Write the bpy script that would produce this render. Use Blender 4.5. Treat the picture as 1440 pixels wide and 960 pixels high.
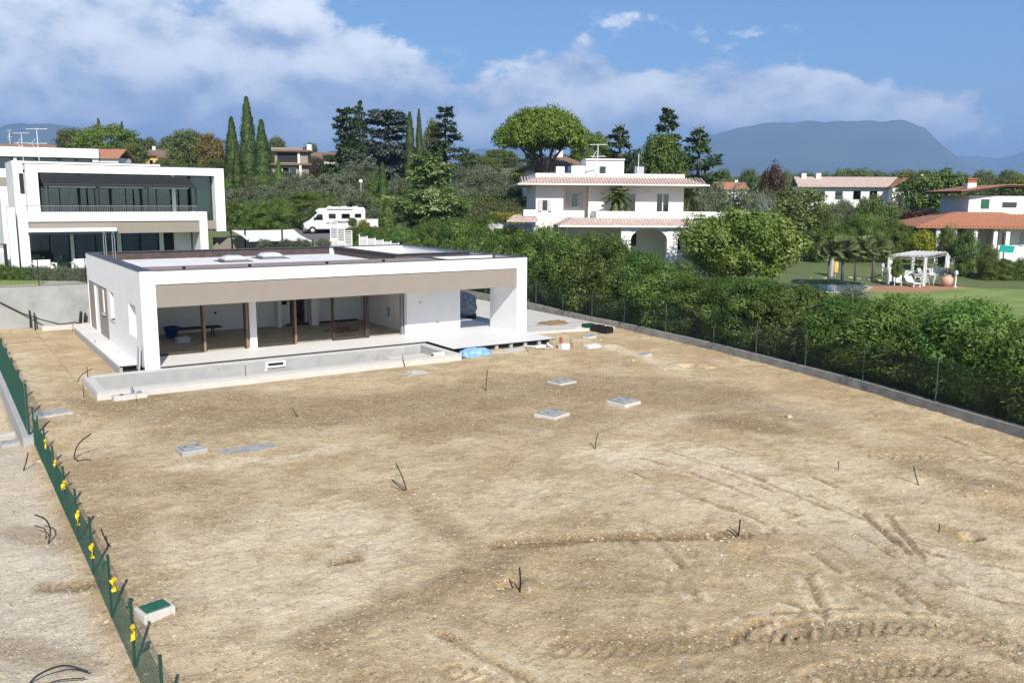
import bpy, math, random
import numpy as np
from mathutils import Vector, Matrix
for o in list(bpy.data.objects): bpy.data.objects.remove(o)
S = bpy.context.scene
COL = S.collection
R = math.radians
# ---------------------------------------------------------------- camera
CX, CY, CZ, YAW, PIT, ROL, F = -6.925, -37.206, 6.913, .59219, .162398, .0070034, 1214.764
_fw = np.array([math.sin(YAW)*math.cos(PIT), math.cos(YAW)*math.cos(PIT), -math.sin(PIT)])
_r0 = np.array([math.cos(YAW), -math.sin(YAW), 0.]); _u0 = np.cross(_r0, _fw)
_R = _r0*math.cos(ROL)+_u0*math.sin(ROL); _U = -_r0*math.sin(ROL)+_u0*math.cos(ROL)
_C = np.array([CX, CY, CZ])
cd = bpy.data.cameras.new('camera'); cam = bpy.data.objects.new('camera', cd); COL.objects.link(cam)
cd.sensor_width = 36; cd.lens = 36*F/1440; cd.clip_start = .1; cd.clip_end = 40000
cam.matrix_world = Matrix(((_R[0], _U[0], -_fw[0], CX), (_R[1], _U[1], -_fw[1], CY), (_R[2], _U[2], -_fw[2], CZ), (0, 0, 0, 1)))
S.camera = cam
S.render.resolution_x = 1024; S.render.resolution_y = 682
# ---------------------------------------------------------------- light
SUN_D = Vector((.35, 1, -.80)).normalized()          # the way the sunlight travels
SUN_EL = math.asin(-SUN_D.z); SUN_ROT = math.atan2(-SUN_D.x, -SUN_D.y)
sl = bpy.data.lights.new('sun', 'SUN'); sl.energy = 4.6; sl.angle = R(.55); sl.color = (1, .945, .86)
so = bpy.data.objects.new('sun', sl); COL.objects.link(so); so.rotation_euler = SUN_D.to_track_quat('-Z', 'Y').to_euler()
so.location = (-40, -100, 90)
S.view_settings.view_transform = 'Standard'; S.view_settings.look = 'None'
S.view_settings.exposure = .66; S.view_settings.gamma = 1; S.view_settings.use_curve_mapping = False

class NT:
    """small node-tree helper"""
    def __init__(s, tree): s.t = tree; s.n = tree.nodes; s.l = tree.links
    def __call__(s, typ, ins=None, **kw):
        n = s.n.new('ShaderNode'+typ)
        for k, v in kw.items(): setattr(n, k, v)
        for k, v in (ins or {}).items():
            sk = n.inputs[k]
            if hasattr(v, 'is_output') or isinstance(v, bpy.types.NodeSocket): s.l.new(v, sk)
            elif hasattr(v, 'outputs'): s.l.new(v.outputs[0], sk)
            else: sk.default_value = v
        return n
    def math(s, op, a, b=0., c=None, clamp=False):
        n = s.n.new('ShaderNodeMath'); n.operation = op; n.use_clamp = clamp
        for i, v in enumerate((a, b) if c is None else (a, b, c)):
            if isinstance(v, (int, float)): n.inputs[i].default_value = v
            else: s.l.new(v if isinstance(v, bpy.types.NodeSocket) else v.outputs[0], n.inputs[i])
        return n.outputs[0]
    def mix(s, f, a, b, blend='MIX'):
        n = s.n.new('ShaderNodeMix'); n.data_type = 'RGBA'; n.blend_type = blend
        for i, v in ((0, f), (6, a), (7, b)):
            if isinstance(v, (int, float)): n.inputs[i].default_value = v
            elif isinstance(v, (tuple, list)): n.inputs[i].default_value = tuple(v)+((1,) if len(v) == 3 else ())
            else: s.l.new(v if isinstance(v, bpy.types.NodeSocket) else v.outputs[0], n.inputs[i])
        return n.outputs[2]
    def ramp(s, f, stops):
        n = s.n.new('ShaderNodeValToRGB'); e = n.color_ramp.elements
        while len(e) < len(stops): e.new(.5)
        for q, (p, c) in zip(e, stops):
            q.position = p; q.color = tuple(c)+(1,) if not isinstance(c, (int, float)) else (c, c, c, 1)
        s.l.new(f if isinstance(f, bpy.types.NodeSocket) else f.outputs[0], n.inputs[0]); return n.outputs[0]
    def smooth(s, v, a, b):
        n = s.n.new('ShaderNodeMapRange'); n.interpolation_type = 'SMOOTHSTEP'
        s.l.new(v if isinstance(v, bpy.types.NodeSocket) else v.outputs[0], n.inputs[0])
        n.inputs[1].default_value = a; n.inputs[2].default_value = b; return n.outputs[0]

W = bpy.data.worlds.new('World'); S.world = W; W.use_nodes = True
w = NT(W.node_tree); w.n.clear()
sky = w('TexSky', sky_type='NISHITA', sun_disc=False, sun_elevation=SUN_EL, sun_rotation=SUN_ROT, air_density=1.0, dust_density=.35, ozone_density=2.2, altitude=100)
tc = w('TexCoord')
# clouds: noise on the sky direction, flattened, thicker in the banks the weather has made
mp = w('Mapping', {'Vector': tc.outputs['Generated'], 'Scale': (1, 1, 1.7), 'Location': (3.1, 1.7, .4)})
n1 = w('TexNoise', {'Vector': mp, 'Scale': 7.5, 'Detail': 10, 'Roughness': .58, 'Distortion': .1})
n2 = w('TexNoise', {'Vector': mp, 'Scale': 2.3, 'Detail': 3, 'Roughness': .5})
sep = w('SeparateXYZ', {0: tc.outputs['Generated']})
def sdir(px, py):
    d = _fw+_R*(px-720)/F-_U*(py-480)/F; return d/np.linalg.norm(d)
def bank(px, py, sx, sy):
    """soft cloud bank round a sky direction, wider than high"""
    d = sdir(px, py); az = math.atan2(d[0], d[1]); el = math.asin(d[2])
    a = w.math('ARCTAN2', sep.outputs[0], sep.outputs[1]); da = w.math('DIVIDE', w.math('SUBTRACT', a, az), sx)
    de = w.math('DIVIDE', w.math('SUBTRACT', sep.outputs[2], math.sin(el)), sy)
    q = w.math('ADD', w.math('MULTIPLY', da, da), w.math('MULTIPLY', de, de))
    return w.math('EXPONENT', w.math('MULTIPLY', q, -1.))
n4 = w('TexNoise', {'Vector': mp, 'Scale': 24., 'Detail': 8, 'Roughness': .62})
B = 0
for (px, py, sx, sy, k) in ((60, 80, .26, .085, .30), (330, 190, .22, .05, .20), (330, 90, .12, .06, .14), (640, 210, .14, .05, .16), (790, 115, .085, .042, .26), (1000, 135, .13, .035, .24), (1180, 150, .14, .030, .34),
                            (1130, 40, .10, .012, .12), (870, 25, .05, .01, .12), (560, 120, .05, .04, .10), (1380, 60, .12, .05, -.16), (1050, 15, .25, .02, -.05), (640, 25, .10, .035, -.20)):
    t = w.math('MULTIPLY', bank(px, py, sx, sy), k); B = t if isinstance(B, int) else w.math('ADD', B, t)
dens = w.math('ADD', w.math('ADD', w.math('MULTIPLY', n1.outputs[0], .85), w.math('ADD', w.math('MULTIPLY', n2.outputs[0], .35), w.math('MULTIPLY', w.math('SUBTRACT', n4.outputs[0], .5), .26))), B)
mask = w.smooth(dens, .68, .80)
mp2 = w('Mapping', {'Vector': tc.outputs['Generated'], 'Scale': (1, 1, 1.7), 'Location': (3.1, 1.7, .44)})
n3 = w('TexNoise', {'Vector': mp2, 'Scale': 7.5, 'Detail': 5, 'Roughness': .5, 'Distortion': .1})
lit = w.smooth(w.math('ADD', w.math('SUBTRACT', n1.outputs[0], n3.outputs[0]), w.math('MULTIPLY', sep.outputs[2], .9)), -.08, .28)
ccol = w.mix(lit, (3.4, 4.4, 6.0), (11.2, 11.4, 11.5))
skyc = w.mix(1., sky.outputs[0], (.60, .80, 1.0), 'MULTIPLY')
fin = w.mix(w.math('MULTIPLY', mask, .93), skyc, ccol)
bg = w('Background', {'Color': fin, 'Strength': .078}); wo = w('OutputWorld', {'Surface': bg})

# ---------------------------------------------------------------- pixel to place
def ray(x, y): return _fw+_R*(x-720)/F-_U*(y-480)/F
def onZ(x, y, h=0.): d = ray(x, y); return _C+d*((h-CZ)/d[2])
def onY(x, y, Y): d = ray(x, y); return _C+d*((Y-CY)/d[1])
def onX(x, y, X): d = ray(x, y); return _C+d*((X-CX)/d[0])
def at(x, y, dep): return _C+ray(x, y)*dep
FH = np.array([math.sin(YAW), math.cos(YAW)]); RH = np.array([math.cos(YAW), -math.sin(YAW)])

# ---------------------------------------------------------------- helpers
def tag(o, label=None, cat=None, group=None, kind=None):
    if label: o['label'] = label
    if cat: o['category'] = cat
    if group: o['group'] = group
    if kind: o['kind'] = kind
    return o
def thing(name, label, cat, loc=(0, 0, 0), rz=0., group=None):
    o = bpy.data.objects.new(name, None); COL.objects.link(o); o.empty_display_size = .3
    o.location = Vector(loc); o.rotation_euler = (0, 0, rz); return tag(o, label, cat, group)
def link(name, me, parent=None):
    o = bpy.data.objects.new(name, me); COL.objects.link(o)
    if parent is not None: o.parent = parent
    return o
def copy_tree(o, parent=None):
    c = o.copy(); COL.objects.link(c)
    if parent is not None: c.parent = parent
    for ch in list(o.children): copy_tree(ch, c)
    return c
class MB:
    def __init__(s): s.v = []; s.f = []
    def add(s, v, f):
        k = len(s.v); s.v += [tuple(map(float, p)) for p in v]; s.f += [tuple(i+k for i in q) for q in f]; return s
    def box(s, x0, y0, z0, x1, y1, z1):
        x0, x1 = sorted((x0, x1)); y0, y1 = sorted((y0, y1)); z0, z1 = sorted((z0, z1))
        return s.add([(x0, y0, z0), (x1, y0, z0), (x1, y1, z0), (x0, y1, z0), (x0, y0, z1), (x1, y0, z1), (x1, y1, z1), (x0, y1, z1)],
                     [(3, 2, 1, 0), (4, 5, 6, 7), (0, 1, 5, 4), (1, 2, 6, 5), (2, 3, 7, 6), (3, 0, 4, 7)])
    def prism(s, poly, z0, z1):
        n = len(poly)
        if sum(poly[i][0]*poly[(i+1) % n][1]-poly[(i+1) % n][0]*poly[i][1] for i in range(n)) < 0: poly = poly[::-1]
        return s.add([(p[0], p[1], z0) for p in poly]+[(p[0], p[1], z1) for p in poly],
                     [tuple(range(n))[::-1], tuple(range(n, 2*n))]+[(i, (i+1) % n, n+(i+1) % n, n+i) for i in range(n)])
    def slab(s, poly, axis, a, b):
        """polygon in the two other axes, extruded along axis (0=x,1=y) from a to b"""
        n = len(poly); q = lambda p, t: (t, p[0], p[1]) if axis == 0 else (p[0], t, p[1])
        return s.add([q(p, a) for p in poly]+[q(p, b) for p in poly],
                     [tuple(range(n)), tuple(range(n, 2*n))[::-1]]+[(i, n+i, n+(i+1) % n, (i+1) % n) for i in range(n)])
    def tube(s, pts, r, n=6, cap=True):
        pts = [np.array(p, float) for p in pts]; rs = r if isinstance(r, (list, tuple)) else [r]*len(pts)
        k = len(s.v); up = None
        for i, p in enumerate(pts):
            t = pts[min(i+1, len(pts)-1)]-pts[max(i-1, 0)]; t = t/(np.linalg.norm(t)+1e-9)
            if up is None:
                up = np.cross(t, (0, 0, 1.)) if abs(t[2]) < .9 else np.cross(t, (1., 0, 0))
            a = up-t*np.dot(up, t); a /= np.linalg.norm(a)+1e-9; up = a; b = np.cross(t, a)
            for j in range(n):
                w_ = 2*math.pi*j/n; s.v.append(tuple(p+(a*math.cos(w_)+b*math.sin(w_))*rs[i]))
        for i in range(len(pts)-1):
            for j in range(n):
                s.f.append((k+i*n+j, k+i*n+(j+1) % n, k+(i+1)*n+(j+1) % n, k+(i+1)*n+j))
        if cap: s.f.append(tuple(k+j for j in range(n))[::-1]); s.f.append(tuple(k+(len(pts)-1)*n+j for j in range(n)))
        return s
    def cyl(s, x, y, z0, z1, r, n=16, r2=None): return s.tube([(x, y, z0), (x, y, z1)], [r, r if r2 is None else r2], n)
    def lathe(s, x, y, prof, n=16):
        k = len(s.v)
        for (r, z) in prof:
            for j in range(n): s.v.append((x+r*math.cos(2*math.pi*j/n), y+r*math.sin(2*math.pi*j/n), z))
        for i in range(len(prof)-1):
            for j in range(n): s.f.append((k+i*n+j, k+i*n+(j+1) % n, k+(i+1)*n+(j+1) % n, k+(i+1)*n+j))
        s.f.append(tuple(k+j for j in range(n))[::-1]); s.f.append(tuple(k+(len(prof)-1)*n+j for j in range(n))); return s
    def cells(s, us, vs, holes, fn):
        """all cells of a u/v grid outside the holes; fn(u0,v0,u1,v1) adds one"""
        for h in holes: us = list(us)+[h[0], h[2]]; vs = list(vs)+[h[1], h[3]]
        us = sorted(set(round(a, 4) for a in us)); vs = sorted(set(round(a, 4) for a in vs))
        for i in range(len(us)-1):
            run = None
            for j in range(len(vs)-1):
                cu, cv = (us[i]+us[i+1])/2, (vs[j]+vs[j+1])/2
                inside = any(h[0] < cu < h[2] and h[1] < cv < h[3] for h in holes)
                if not inside:
                    if run is None: run = vs[j]
                if (inside or j == len(vs)-2) and run is not None:
                    fn(us[i], run, us[i+1], vs[j] if inside else vs[j+1]); run = None
        return s
    def wall_x(s, x0, x1, y0, y1, z0, z1, holes=()):   # runs along x; holes (x0,z0,x1,z1)
        return s.cells([x0, x1], [z0, z1], holes, lambda a, b, c, d: s.box(a, y0, b, c, y1, d))
    def wall_y(s, y0, y1, x0, x1, z0, z1, holes=()):   # runs along y; holes (y0,z0,y1,z1)
        return s.cells([y0, y1], [z0, z1], holes, lambda a, b, c, d: s.box(x0, a, b, x1, c, d))
    def plate(s, x0, y0, x1, y1, z0, z1, holes=()):
        return s.cells([x0, x1], [y0, y1], holes, lambda a, b, c, d: s.box(a, b, z0, c, d, z1))
    def mesh(s, name, mat=None, smooth=False, weld=False):
        me = bpy.data.meshes.new(name); me.from_pydata(s.v, [], s.f)
        if mat is not None: me.materials.append(M[mat] if isinstance(mat, str) else mat)
        if smooth: me.polygons.foreach_set('use_smooth', [True]*len(me.polygons))
        me.update(); return me
    def build(s, name, mat, parent=None, smooth=False, bevel=0.):
        o = link(name, s.mesh(name, mat, smooth), parent)
        if bevel:
            b = o.modifiers.new('bevel', 'BEVEL'); b.width = bevel; b.segments = 2; b.limit_method = 'ANGLE'
        return o
def bx(name, mat, parent, *a, bevel=0.): return MB().box(*a).build(name, mat, parent, bevel=bevel)

# ---------------------------------------------------------------- materials
M = {}
def pmat(name, c, rough=.7, var=.12, scale=2.5, bump=0., bscale=40., metal=0., spec=.4, stain=None, streak=False, trans=0.):
    m = bpy.data.materials.new(name); m.use_nodes = True; n = NT(m.node_tree); b = n.n['Principled BSDF']
    tcn = n('TexCoord'); v = tcn.outputs['Object']
    if streak: v = n('Mapping', {'Vector': v, 'Scale': (1, 1, .12)}).outputs[0]
    a = n('TexNoise', {'Vector': v, 'Scale': scale, 'Detail': 6, 'Roughness': .62})
    col = n.mix(n.smooth(a.outputs[0], .25, .75), tuple(x*(1-var) for x in c), tuple(min(1, x*(1+var)) for x in c))
    if stain:
        sc, lo, sca = stain
        q = n('TexNoise', {'Vector': tcn.outputs['Object'], 'Scale': sca, 'Detail': 5, 'Roughness': .65})
        col = n.mix(n.smooth(q.outputs[0], lo, lo+.17), col, sc)
    n.l.new(col, b.inputs['Base Color']); b.inputs['Roughness'].default_value = rough; b.inputs['Metallic'].default_value = metal
    b.inputs['Specular IOR Level'].default_value = spec
    if trans: b.inputs['Transmission Weight'].default_value = trans
    if bump:
        q = n('TexNoise', {'Vector': tcn.outputs['Object'], 'Scale': bscale, 'Detail': 5, 'Roughness': .6})
        bp = n('Bump', {'Height': q.outputs[0], 'Strength': bump, 'Distance': .03}); n.l.new(bp.outputs[0], b.inputs['Normal'])
    M[name] = m; return m
pmat('plaster', (.80, .79, .775), .85, .025, 1.2, .06, 60, stain=((.72, .71, .69), .66, .5))
pmat('plaster_in', (.86, .85, .83), .9, .03, 1.0)
pmat('beige', (.285, .247, .208), .85, .035, 1.5, .05, 60)
pmat('pinkish', (.77, .72, .675), .85, .03, 1.0, .05, 50, stain=((.66, .61, .57), .66, .6))
pmat('yellow', (.66, .45, .14), .85, .06, 1.0)
pmat('porcelain', (.72, .705, .68), .55, .03, .8, stain=((.58, .56, .53), .6, .7))
pmat('concrete', (.39, .385, .37), .9, .10, 1.6, .25, 30, stain=((.25, .245, .24), .58, 1.1))
pmat('concrete_lt', (.56, .54, .50), .9, .06, 2.0, .2, 30, stain=((.54, .52, .48), .62, 1.6))
pmat('concrete_wall', (.345, .345, .33), .9, .14, .8, .2, 20, stain=((.24, .24, .235), .57, .7))
pmat('concrete_old', (.30, .295, .27), .95, .22, 2.5, .5, 14, stain=((.17, .17, .15), .52, 1.4))
pmat('brownroof', (.075, .055, .050), .8, .25, 3, .3, 30, stain=((.16, .14, .13), .62, 2.4))
pmat('capstrip', (.27, .22, .20), .9, .25, 14, .3, 60)
pmat('capmetal', (.085, .09, .095), .5, .2, 3, metal=.3)
pmat('membrane', (.74, .72, .70), .8, .05, 1.2, .1, 20, stain=((.58, .53, .50), .57, .8))
pmat('black', (.012, .012, .013), .6, .2, 3)
pmat('darkmetal', (.035, .037, .040), .45, .15, 3, metal=.4)
pmat('rubber', (.010, .010, .011), .55, .2, 6)
pmat('wood_raw', (.26, .175, .105), .85, .35, 18, .2, 60, streak=True)
pmat('wood_dark', (.06, .042, .032), .8, .3, 10, streak=True)
pmat('green_metal', (.012, .055, .038), .5, .15, 6)
pmat('green_lid', (.02, .115, .065), .55, .15, 6)
pmat('wire_green', (.014, .060, .042), .5, .1, 6)
pmat('wire_grey', (.06, .085, .075), .5, .1, 6)
pmat('yellow_tape', (.72, .50, .015), .5, .12, 8)
pmat('blue_crate', (.015, .05, .26), .5, .12, 6)
pmat('blue_film', (.20, .38, .62), .28, .30, 7, .7, 9, stain=((.52, .66, .80), .55, 5))
pmat('wrap_film', (.26, .29, .33), .3, .5, 6, .6, 14, stain=((.02, .02, .025), .60, 3))
pmat('brick_red', (.36, .13, .07), .9, .2, 20)
pmat('terracotta', (.37, .165, .095), .9, .22, 5, .2, 30, stain=((.27, .14, .09), .58, 1.8))
pmat('terracotta_pink', (.54, .425, .365), .9, .22, 5, .2, 30, stain=((.33, .22, .17), .58, 1.8))
pmat('terracotta_old', (.50, .38, .32), .9, .25, 4, .3, 20, stain=((.25, .17, .13), .58, 1.5))
pmat('brown_tile', (.20, .125, .09), .9, .25, 4, .3, 20)
pmat('terra_pave', (.42, .20, .125), .85, .15, 3)
pmat('white_paint', (.78, .78, .77), .4, .03, 3)
pmat('white_body', (.80, .80, .80), .22, .02, 3, spec=.6)
pmat('grey_trim', (.22, .23, .24), .5, .1, 3)
pmat('lightgrey', (.50, .50, .50), .6, .08, 3)
pmat('fabric_dark', (.05, .052, .056), .9, .15, 8)
pmat('fabric_white', (.80, .79, .77), .85, .03, 3)
pmat('curtain', (.50, .56, .53), .9, .10, 4)
pmat('asphalt', (.14, .14, .138), .9, .12, 2, .2, 60)
pmat('paving', (.44, .41, .37), .9, .10, 1.5, .2, 30)
pmat('trunk', (.115, .085, .06), .95, .3, 8, .8, 12, streak=True)
pmat('trunk_grey', (.17, .15, .125), .95, .3, 8, .8, 12, streak=True)
pmat('galv', (.36, .36, .35), .65, .28, 5, .2, 30, metal=.1, stain=((.42, .36, .27), .52, 2.5))
pmat('steel', (.55, .56, .57), .3, .1, 5, metal=.8)
pmat('stone', (.40, .335, .24), .95, .25, 5, .4, 30)
pmat('stone_pale', (.56, .49, .37), .95, .20, 5, .4, 30, stain=((.40, .31, .20), .5, 4))
pmat('gravel', (.45, .36, .245), .95, .30, 3, stain=((.58, .50, .37), .60, 5))
pmat('screed', (.44, .39, .31), .9, .15, 1.5, stain=((.27, .24, .20), .58, .8))
pmat('heap_dirt', (.24, .165, .095), .95, .3, 9, .8, 20)
pmat('yellow_coil', (.52, .42, .04), .5, .15, 8)
pmat('pot', (.56, .36, .27), .8, .1, 5)
pmat('turquoise', (.02, .42, .36), .6, .1, 5)
pmat('foam', (.72, .73, .73), .9, .06, 9)
pmat('grass', (.20, .265, .07), .95, .25, .35, .6, 40, stain=((.26, .28, .09), .53, .22))
pmat('terrain', (.115, .145, .05), .95, .35, .06, .6, 3, stain=((.17, .155, .08), .58, .03))
pmat('tarp_white', (.74, .74, .72), .7, .04, 3)
def glass(name, tint, mixf=.5, rough=.03):
    m = bpy.data.materials.new(name); m.use_nodes = True; n = NT(m.node_tree); n.n.remove(n.n['Principled BSDF'])
    t = n('BsdfTransparent', {'Color': tint+(1,)}); g = n('BsdfGlossy', {'Color': (.9, .95, 1, 1), 'Roughness': rough})
    fr = n('Fresnel', {'IOR': 1.5}); f = n.math('ADD', n.math('MULTIPLY', fr.outputs[0], 1.2), mixf, clamp=True)
    mx = n('MixShader', {0: f, 1: t, 2: g}); n.l.new(mx.outputs[0], n.n['Material Output'].inputs[0]); M[name] = m
glass('glass', (.50, .58, .56), .07); glass('glass_dark', (.10, .12, .125), .10)  # glass_dark: tint carries the dark of the rooms behind
pmat('dome', (.62, .66, .70), .18, .08, 3, spec=.7)
def leafmat(name, c1, c2, tr=.32, gloss=.10):
    m = bpy.data.materials.new(name); m.use_nodes = True; n = NT(m.node_tree); n.n.remove(n.n['Principled BSDF'])
    a = n('Attribute', attribute_name='tint'); oi = n('ObjectInfo')
    col = n.mix(a.outputs['Fac'], c1, c2)
    hs = n('HueSaturation', {'Color': col, 'Hue': n.math('ADD', n.math('MULTIPLY', oi.outputs['Random'], .035), .4825), 'Value': n.math('ADD', n.math('MULTIPLY', oi.outputs['Random'], .30), .85)})
    d = n('BsdfDiffuse', {'Color': hs}); t = n('BsdfTranslucent', {'Color': n.mix(1., hs.outputs[0], (1.1, 1.2, .55), 'MULTIPLY')})
    g = n('BsdfGlossy', {'Color': (.9, 1, .75, 1), 'Roughness': .5})
    mx = n('MixShader', {0: tr, 1: d, 2: t}); m2 = n('MixShader', {0: .025, 1: mx, 2: g})
    n.l.new(m2.outputs[0], n.n['Material Output'].inputs[0]); M[name] = m
leafmat('leaf_laurel', (0.056, 0.108, 0.02), (0.185, 0.252, 0.06))
leafmat('leaf_bright', (0.076, 0.15, 0.026), (0.22, 0.305, 0.074))
leafmat('leaf_olivebrown', (0.09, 0.12, 0.032), (0.2, 0.22, 0.075))
leafmat('leaf_mulberry', (0.1, 0.16, 0.024), (0.28, 0.33, 0.085))
leafmat('leaf_pine', (0.07, 0.12, 0.014), (0.19, 0.245, 0.035), .2)
leafmat('leaf_pine_dark', (0.04, 0.08, 0.014), (0.115, 0.165, 0.032), .2)
leafmat('leaf_cedar', (0.042, 0.078, 0.032), (0.12, 0.165, 0.066), .15)
leafmat('leaf_cedar_blue', (0.065, 0.088, 0.072), (0.16, 0.19, 0.16), .15)
leafmat('leaf_deodar', (0.14, 0.19, 0.055), (0.36, 0.4, 0.18), .25)
leafmat('leaf_cypress', (0.034, 0.062, 0.017), (0.095, 0.125, 0.036), .15)
leafmat('leaf_olive', (.080, .100, .052), (.180, .200, .125), .2)
leafmat('leaf_wood', (0.07, 0.1, 0.026), (0.165, 0.185, 0.052))
leafmat('leaf_autumn', (.160, .115, .022), (.270, .190, .040))
leafmat('leaf_red', (.050, .022, .016), (.110, .050, .034))
leafmat('leaf_yellow', (.170, .180, .016), (.330, .310, .035))
leafmat('leaf_palm', (0.11, 0.15, 0.05), (0.24, 0.28, 0.12), .2)
leafmat('leaf_silver', (.150, .180, .150), (.300, .330, .280), .2)
# ---------------------------------------------------------------- value noise for the terrain
_rs = np.random.RandomState(5); _tab = _rs.rand(256, 256)
def vnoise(x, y):
    x = np.asarray(x, float); y = np.asarray(y, float)
    xi = np.floor(x).astype(int); yi = np.floor(y).astype(int); fx = x-xi; fy = y-yi
    fx = fx*fx*(3-2*fx); fy = fy*fy*(3-2*fy); g = lambda i, j: _tab[i & 255, j & 255]
    return (g(xi, yi)*(1-fx)+g(xi+1, yi)*fx)*(1-fy)+(g(xi, yi+1)*(1-fx)+g(xi+1, yi+1)*fx)*fy
def fbm(x, y, o=4):
    s = 0; a = .5
    for k in range(o): s = s+a*vnoise(x*2**k+17*k, y*2**k+31*k); a *= .5
    return s
def sst(a, b, x): t = np.clip((np.asarray(x, float)-a)/(b-a), 0, 1); return t*t*(3-2*t)
def grid_mesh(name, xs, ys, Z, mat, attrs=None, keep=None, smooth=True):
    nx, ny = len(xs), len(ys); X, Y = np.meshgrid(xs, ys); co = np.stack([X, Y, Z], -1).reshape(-1, 3)
    i = np.arange(nx*ny).reshape(ny, nx); q = np.stack([i[:-1, :-1], i[:-1, 1:], i[1:, 1:], i[1:, :-1]], -1).reshape(-1, 4)
    if keep is not None: q = q[keep.reshape(-1)]
    me = bpy.data.meshes.new(name); me.vertices.add(len(co)); me.vertices.foreach_set('co', co.ravel())
    me.loops.add(q.size); me.loops.foreach_set('vertex_index', q.ravel().astype(np.int32))
    me.polygons.add(len(q)); me.polygons.foreach_set('loop_start', np.arange(0, q.size, 4, dtype=np.int32)); me.polygons.foreach_set('loop_total', np.full(len(q), 4, np.int32))
    me.polygons.foreach_set('use_smooth', np.full(len(q), smooth))
    for k, a in (attrs or {}).items():
        at_ = me.attributes.new(k, 'FLOAT', 'POINT'); at_.data.foreach_set('value', np.asarray(a, np.float32).ravel())
    me.materials.append(M[mat]); me.update(calc_edges=True); me.validate(); return me
# ================================================================ GROUND
WALLP = [(27.6, 46.), (26.4, 26.), (26.0, 12.), (25.75, 0.), (24.9, -7.65), (23.1, -17.2), (21.0, -24.4), (18.3, -33.), (16.6, -38.)]
def wall_x_at(y): return np.interp(y, [p[1] for p in WALLP][::-1], [p[0] for p in WALLP][::-1])
def polyd(X, Y, pts):
    """distance to a polyline, and the arc length at the foot point"""
    best = np.full(X.shape, 1e9); arc = np.zeros(X.shape); s0 = 0.
    for (a, b) in zip(pts[:-1], pts[1:]):
        ax, ay = a; dx, dy = b[0]-ax, b[1]-ay; L2 = dx*dx+dy*dy+1e-9
        t = np.clip(((X-ax)*dx+(Y-ay)*dy)/L2, 0, 1); d = np.hypot(X-ax-t*dx, Y-ay-t*dy); m = d < best
        best[m] = d[m]; arc[m] = s0+t[m]*math.sqrt(L2); s0 += math.sqrt(L2)
    return best, arc
def gp(l, h=-.33): return [tuple(onZ(px, py, h)[:2]) for px, py in l]
def curve(pts, n=8):
    p = np.array([pts[0]]+list(pts)+[pts[-1]], float); out = []
    for i in range(1, len(p)-2):
        for t in np.linspace(0, 1, n, endpoint=False):
            out.append(.5*((2*p[i])+(-p[i-1]+p[i+1])*t+(2*p[i-1]-5*p[i]+4*p[i+1]-p[i+2])*t*t+(-p[i-1]+3*p[i]-3*p[i+1]+p[i+2])*t**3))
    out.append(p[-2]); return [tuple(q) for q in out]
DAMP = [([(180, 565), (300, 572), (450, 575), (640, 560), (760, 545), (900, 548), (1000, 560)], 3.0, .62), ([(250, 605), (430, 590)], .9, .55), ([(600, 600), (760, 590), (830, 580)], 1.6, .45),
        ([(700, 765), (850, 755), (1045, 752)], .30, .95), ([(440, 900), (520, 860), (610, 830), (700, 785)], .55, .6), ([(600, 720), (690, 790), (730, 830)], .5, .5),
        ([(1010, 590), (1090, 602)], 1.1, .75), ([(720, 470), (800, 490), (880, 508)], 1.0, .25), ([(820, 530), (960, 545), (1150, 590)], 1.2, .55), ([(470, 790), (500, 785)], .22, 1.),
        ([(260, 680), (330, 700), (300, 740)], 1.0, .35), ([(800, 900), (960, 905), (1060, 885)], .45, .55), ([(1130, 885), (1300, 880), (1440, 915)], .55, .55), ([(1180, 945), (1300, 935), (1440, 965)], .5, .55),
        ([(60, 820), (130, 820)], .30, .9), ([(20, 740), (110, 765)], .5, .5), ([(0, 900), (120, 930)], .4, .5), ([(1290, 655), (1420, 690)], .8, .6), ([(1180, 760), (1250, 800), (1300, 860)], 1.2, .3),
        ([(850, 820), (950, 780)], 1.2, .3), ([(950, 950), (1150, 930)], .6, .35), ([(1210, 718), (1280, 775)], .10, .9), ([(1250, 722), (1300, 780)], .08, .7), ([(1345, 748), (1380, 755)], .12, 1.),
        ([(1270, 820), (1310, 850)], .12, .8), ([(130, 640), (160, 760), (220, 860)], .9, .3)]
PALE = [([(300, 760), (420, 740), (520, 760), (430, 830), (330, 830)], 2.0, .75), ([(880, 640), (980, 640), (1100, 690), (1240, 760), (1440, 830)], 1.6, .80), ([(740, 700), (860, 690), (1000, 700)], 1.5, .5),
        ([(120, 640), (250, 560), (400, 545)], .8, .45), ([(250, 655), (420, 640), (480, 625)], .45, .75), ([(720, 600), (760, 605)], .5, .7), ([(900, 600), (1060, 570), (1200, 600)], .9, .5), ([(1440, 760), (1300, 700), (1180, 640)], 1.2, .5),
        ([(560, 760), (640, 700), (600, 660)], 1.0, .4), ([(30, 500), (60, 560)], .5, .4), ([(780, 470), (900, 500), (960, 520)], .7, .6)]
TRACKS = [([(790, 908), (880, 905), (960, 900), (1040, 885), (1110, 880)], .34, .24), ([(1090, 890), (1180, 878), (1270, 875), (1360, 885), (1450, 915)], .38, .24), ([(1150, 950), (1240, 935), (1330, 935), (1460, 970)], .34, .22),
          ([(1230, 640), (1320, 640), (1450, 650)], .28, .30), ([(640, 940), (720, 955), (800, 985)], .25, .22)]
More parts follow.
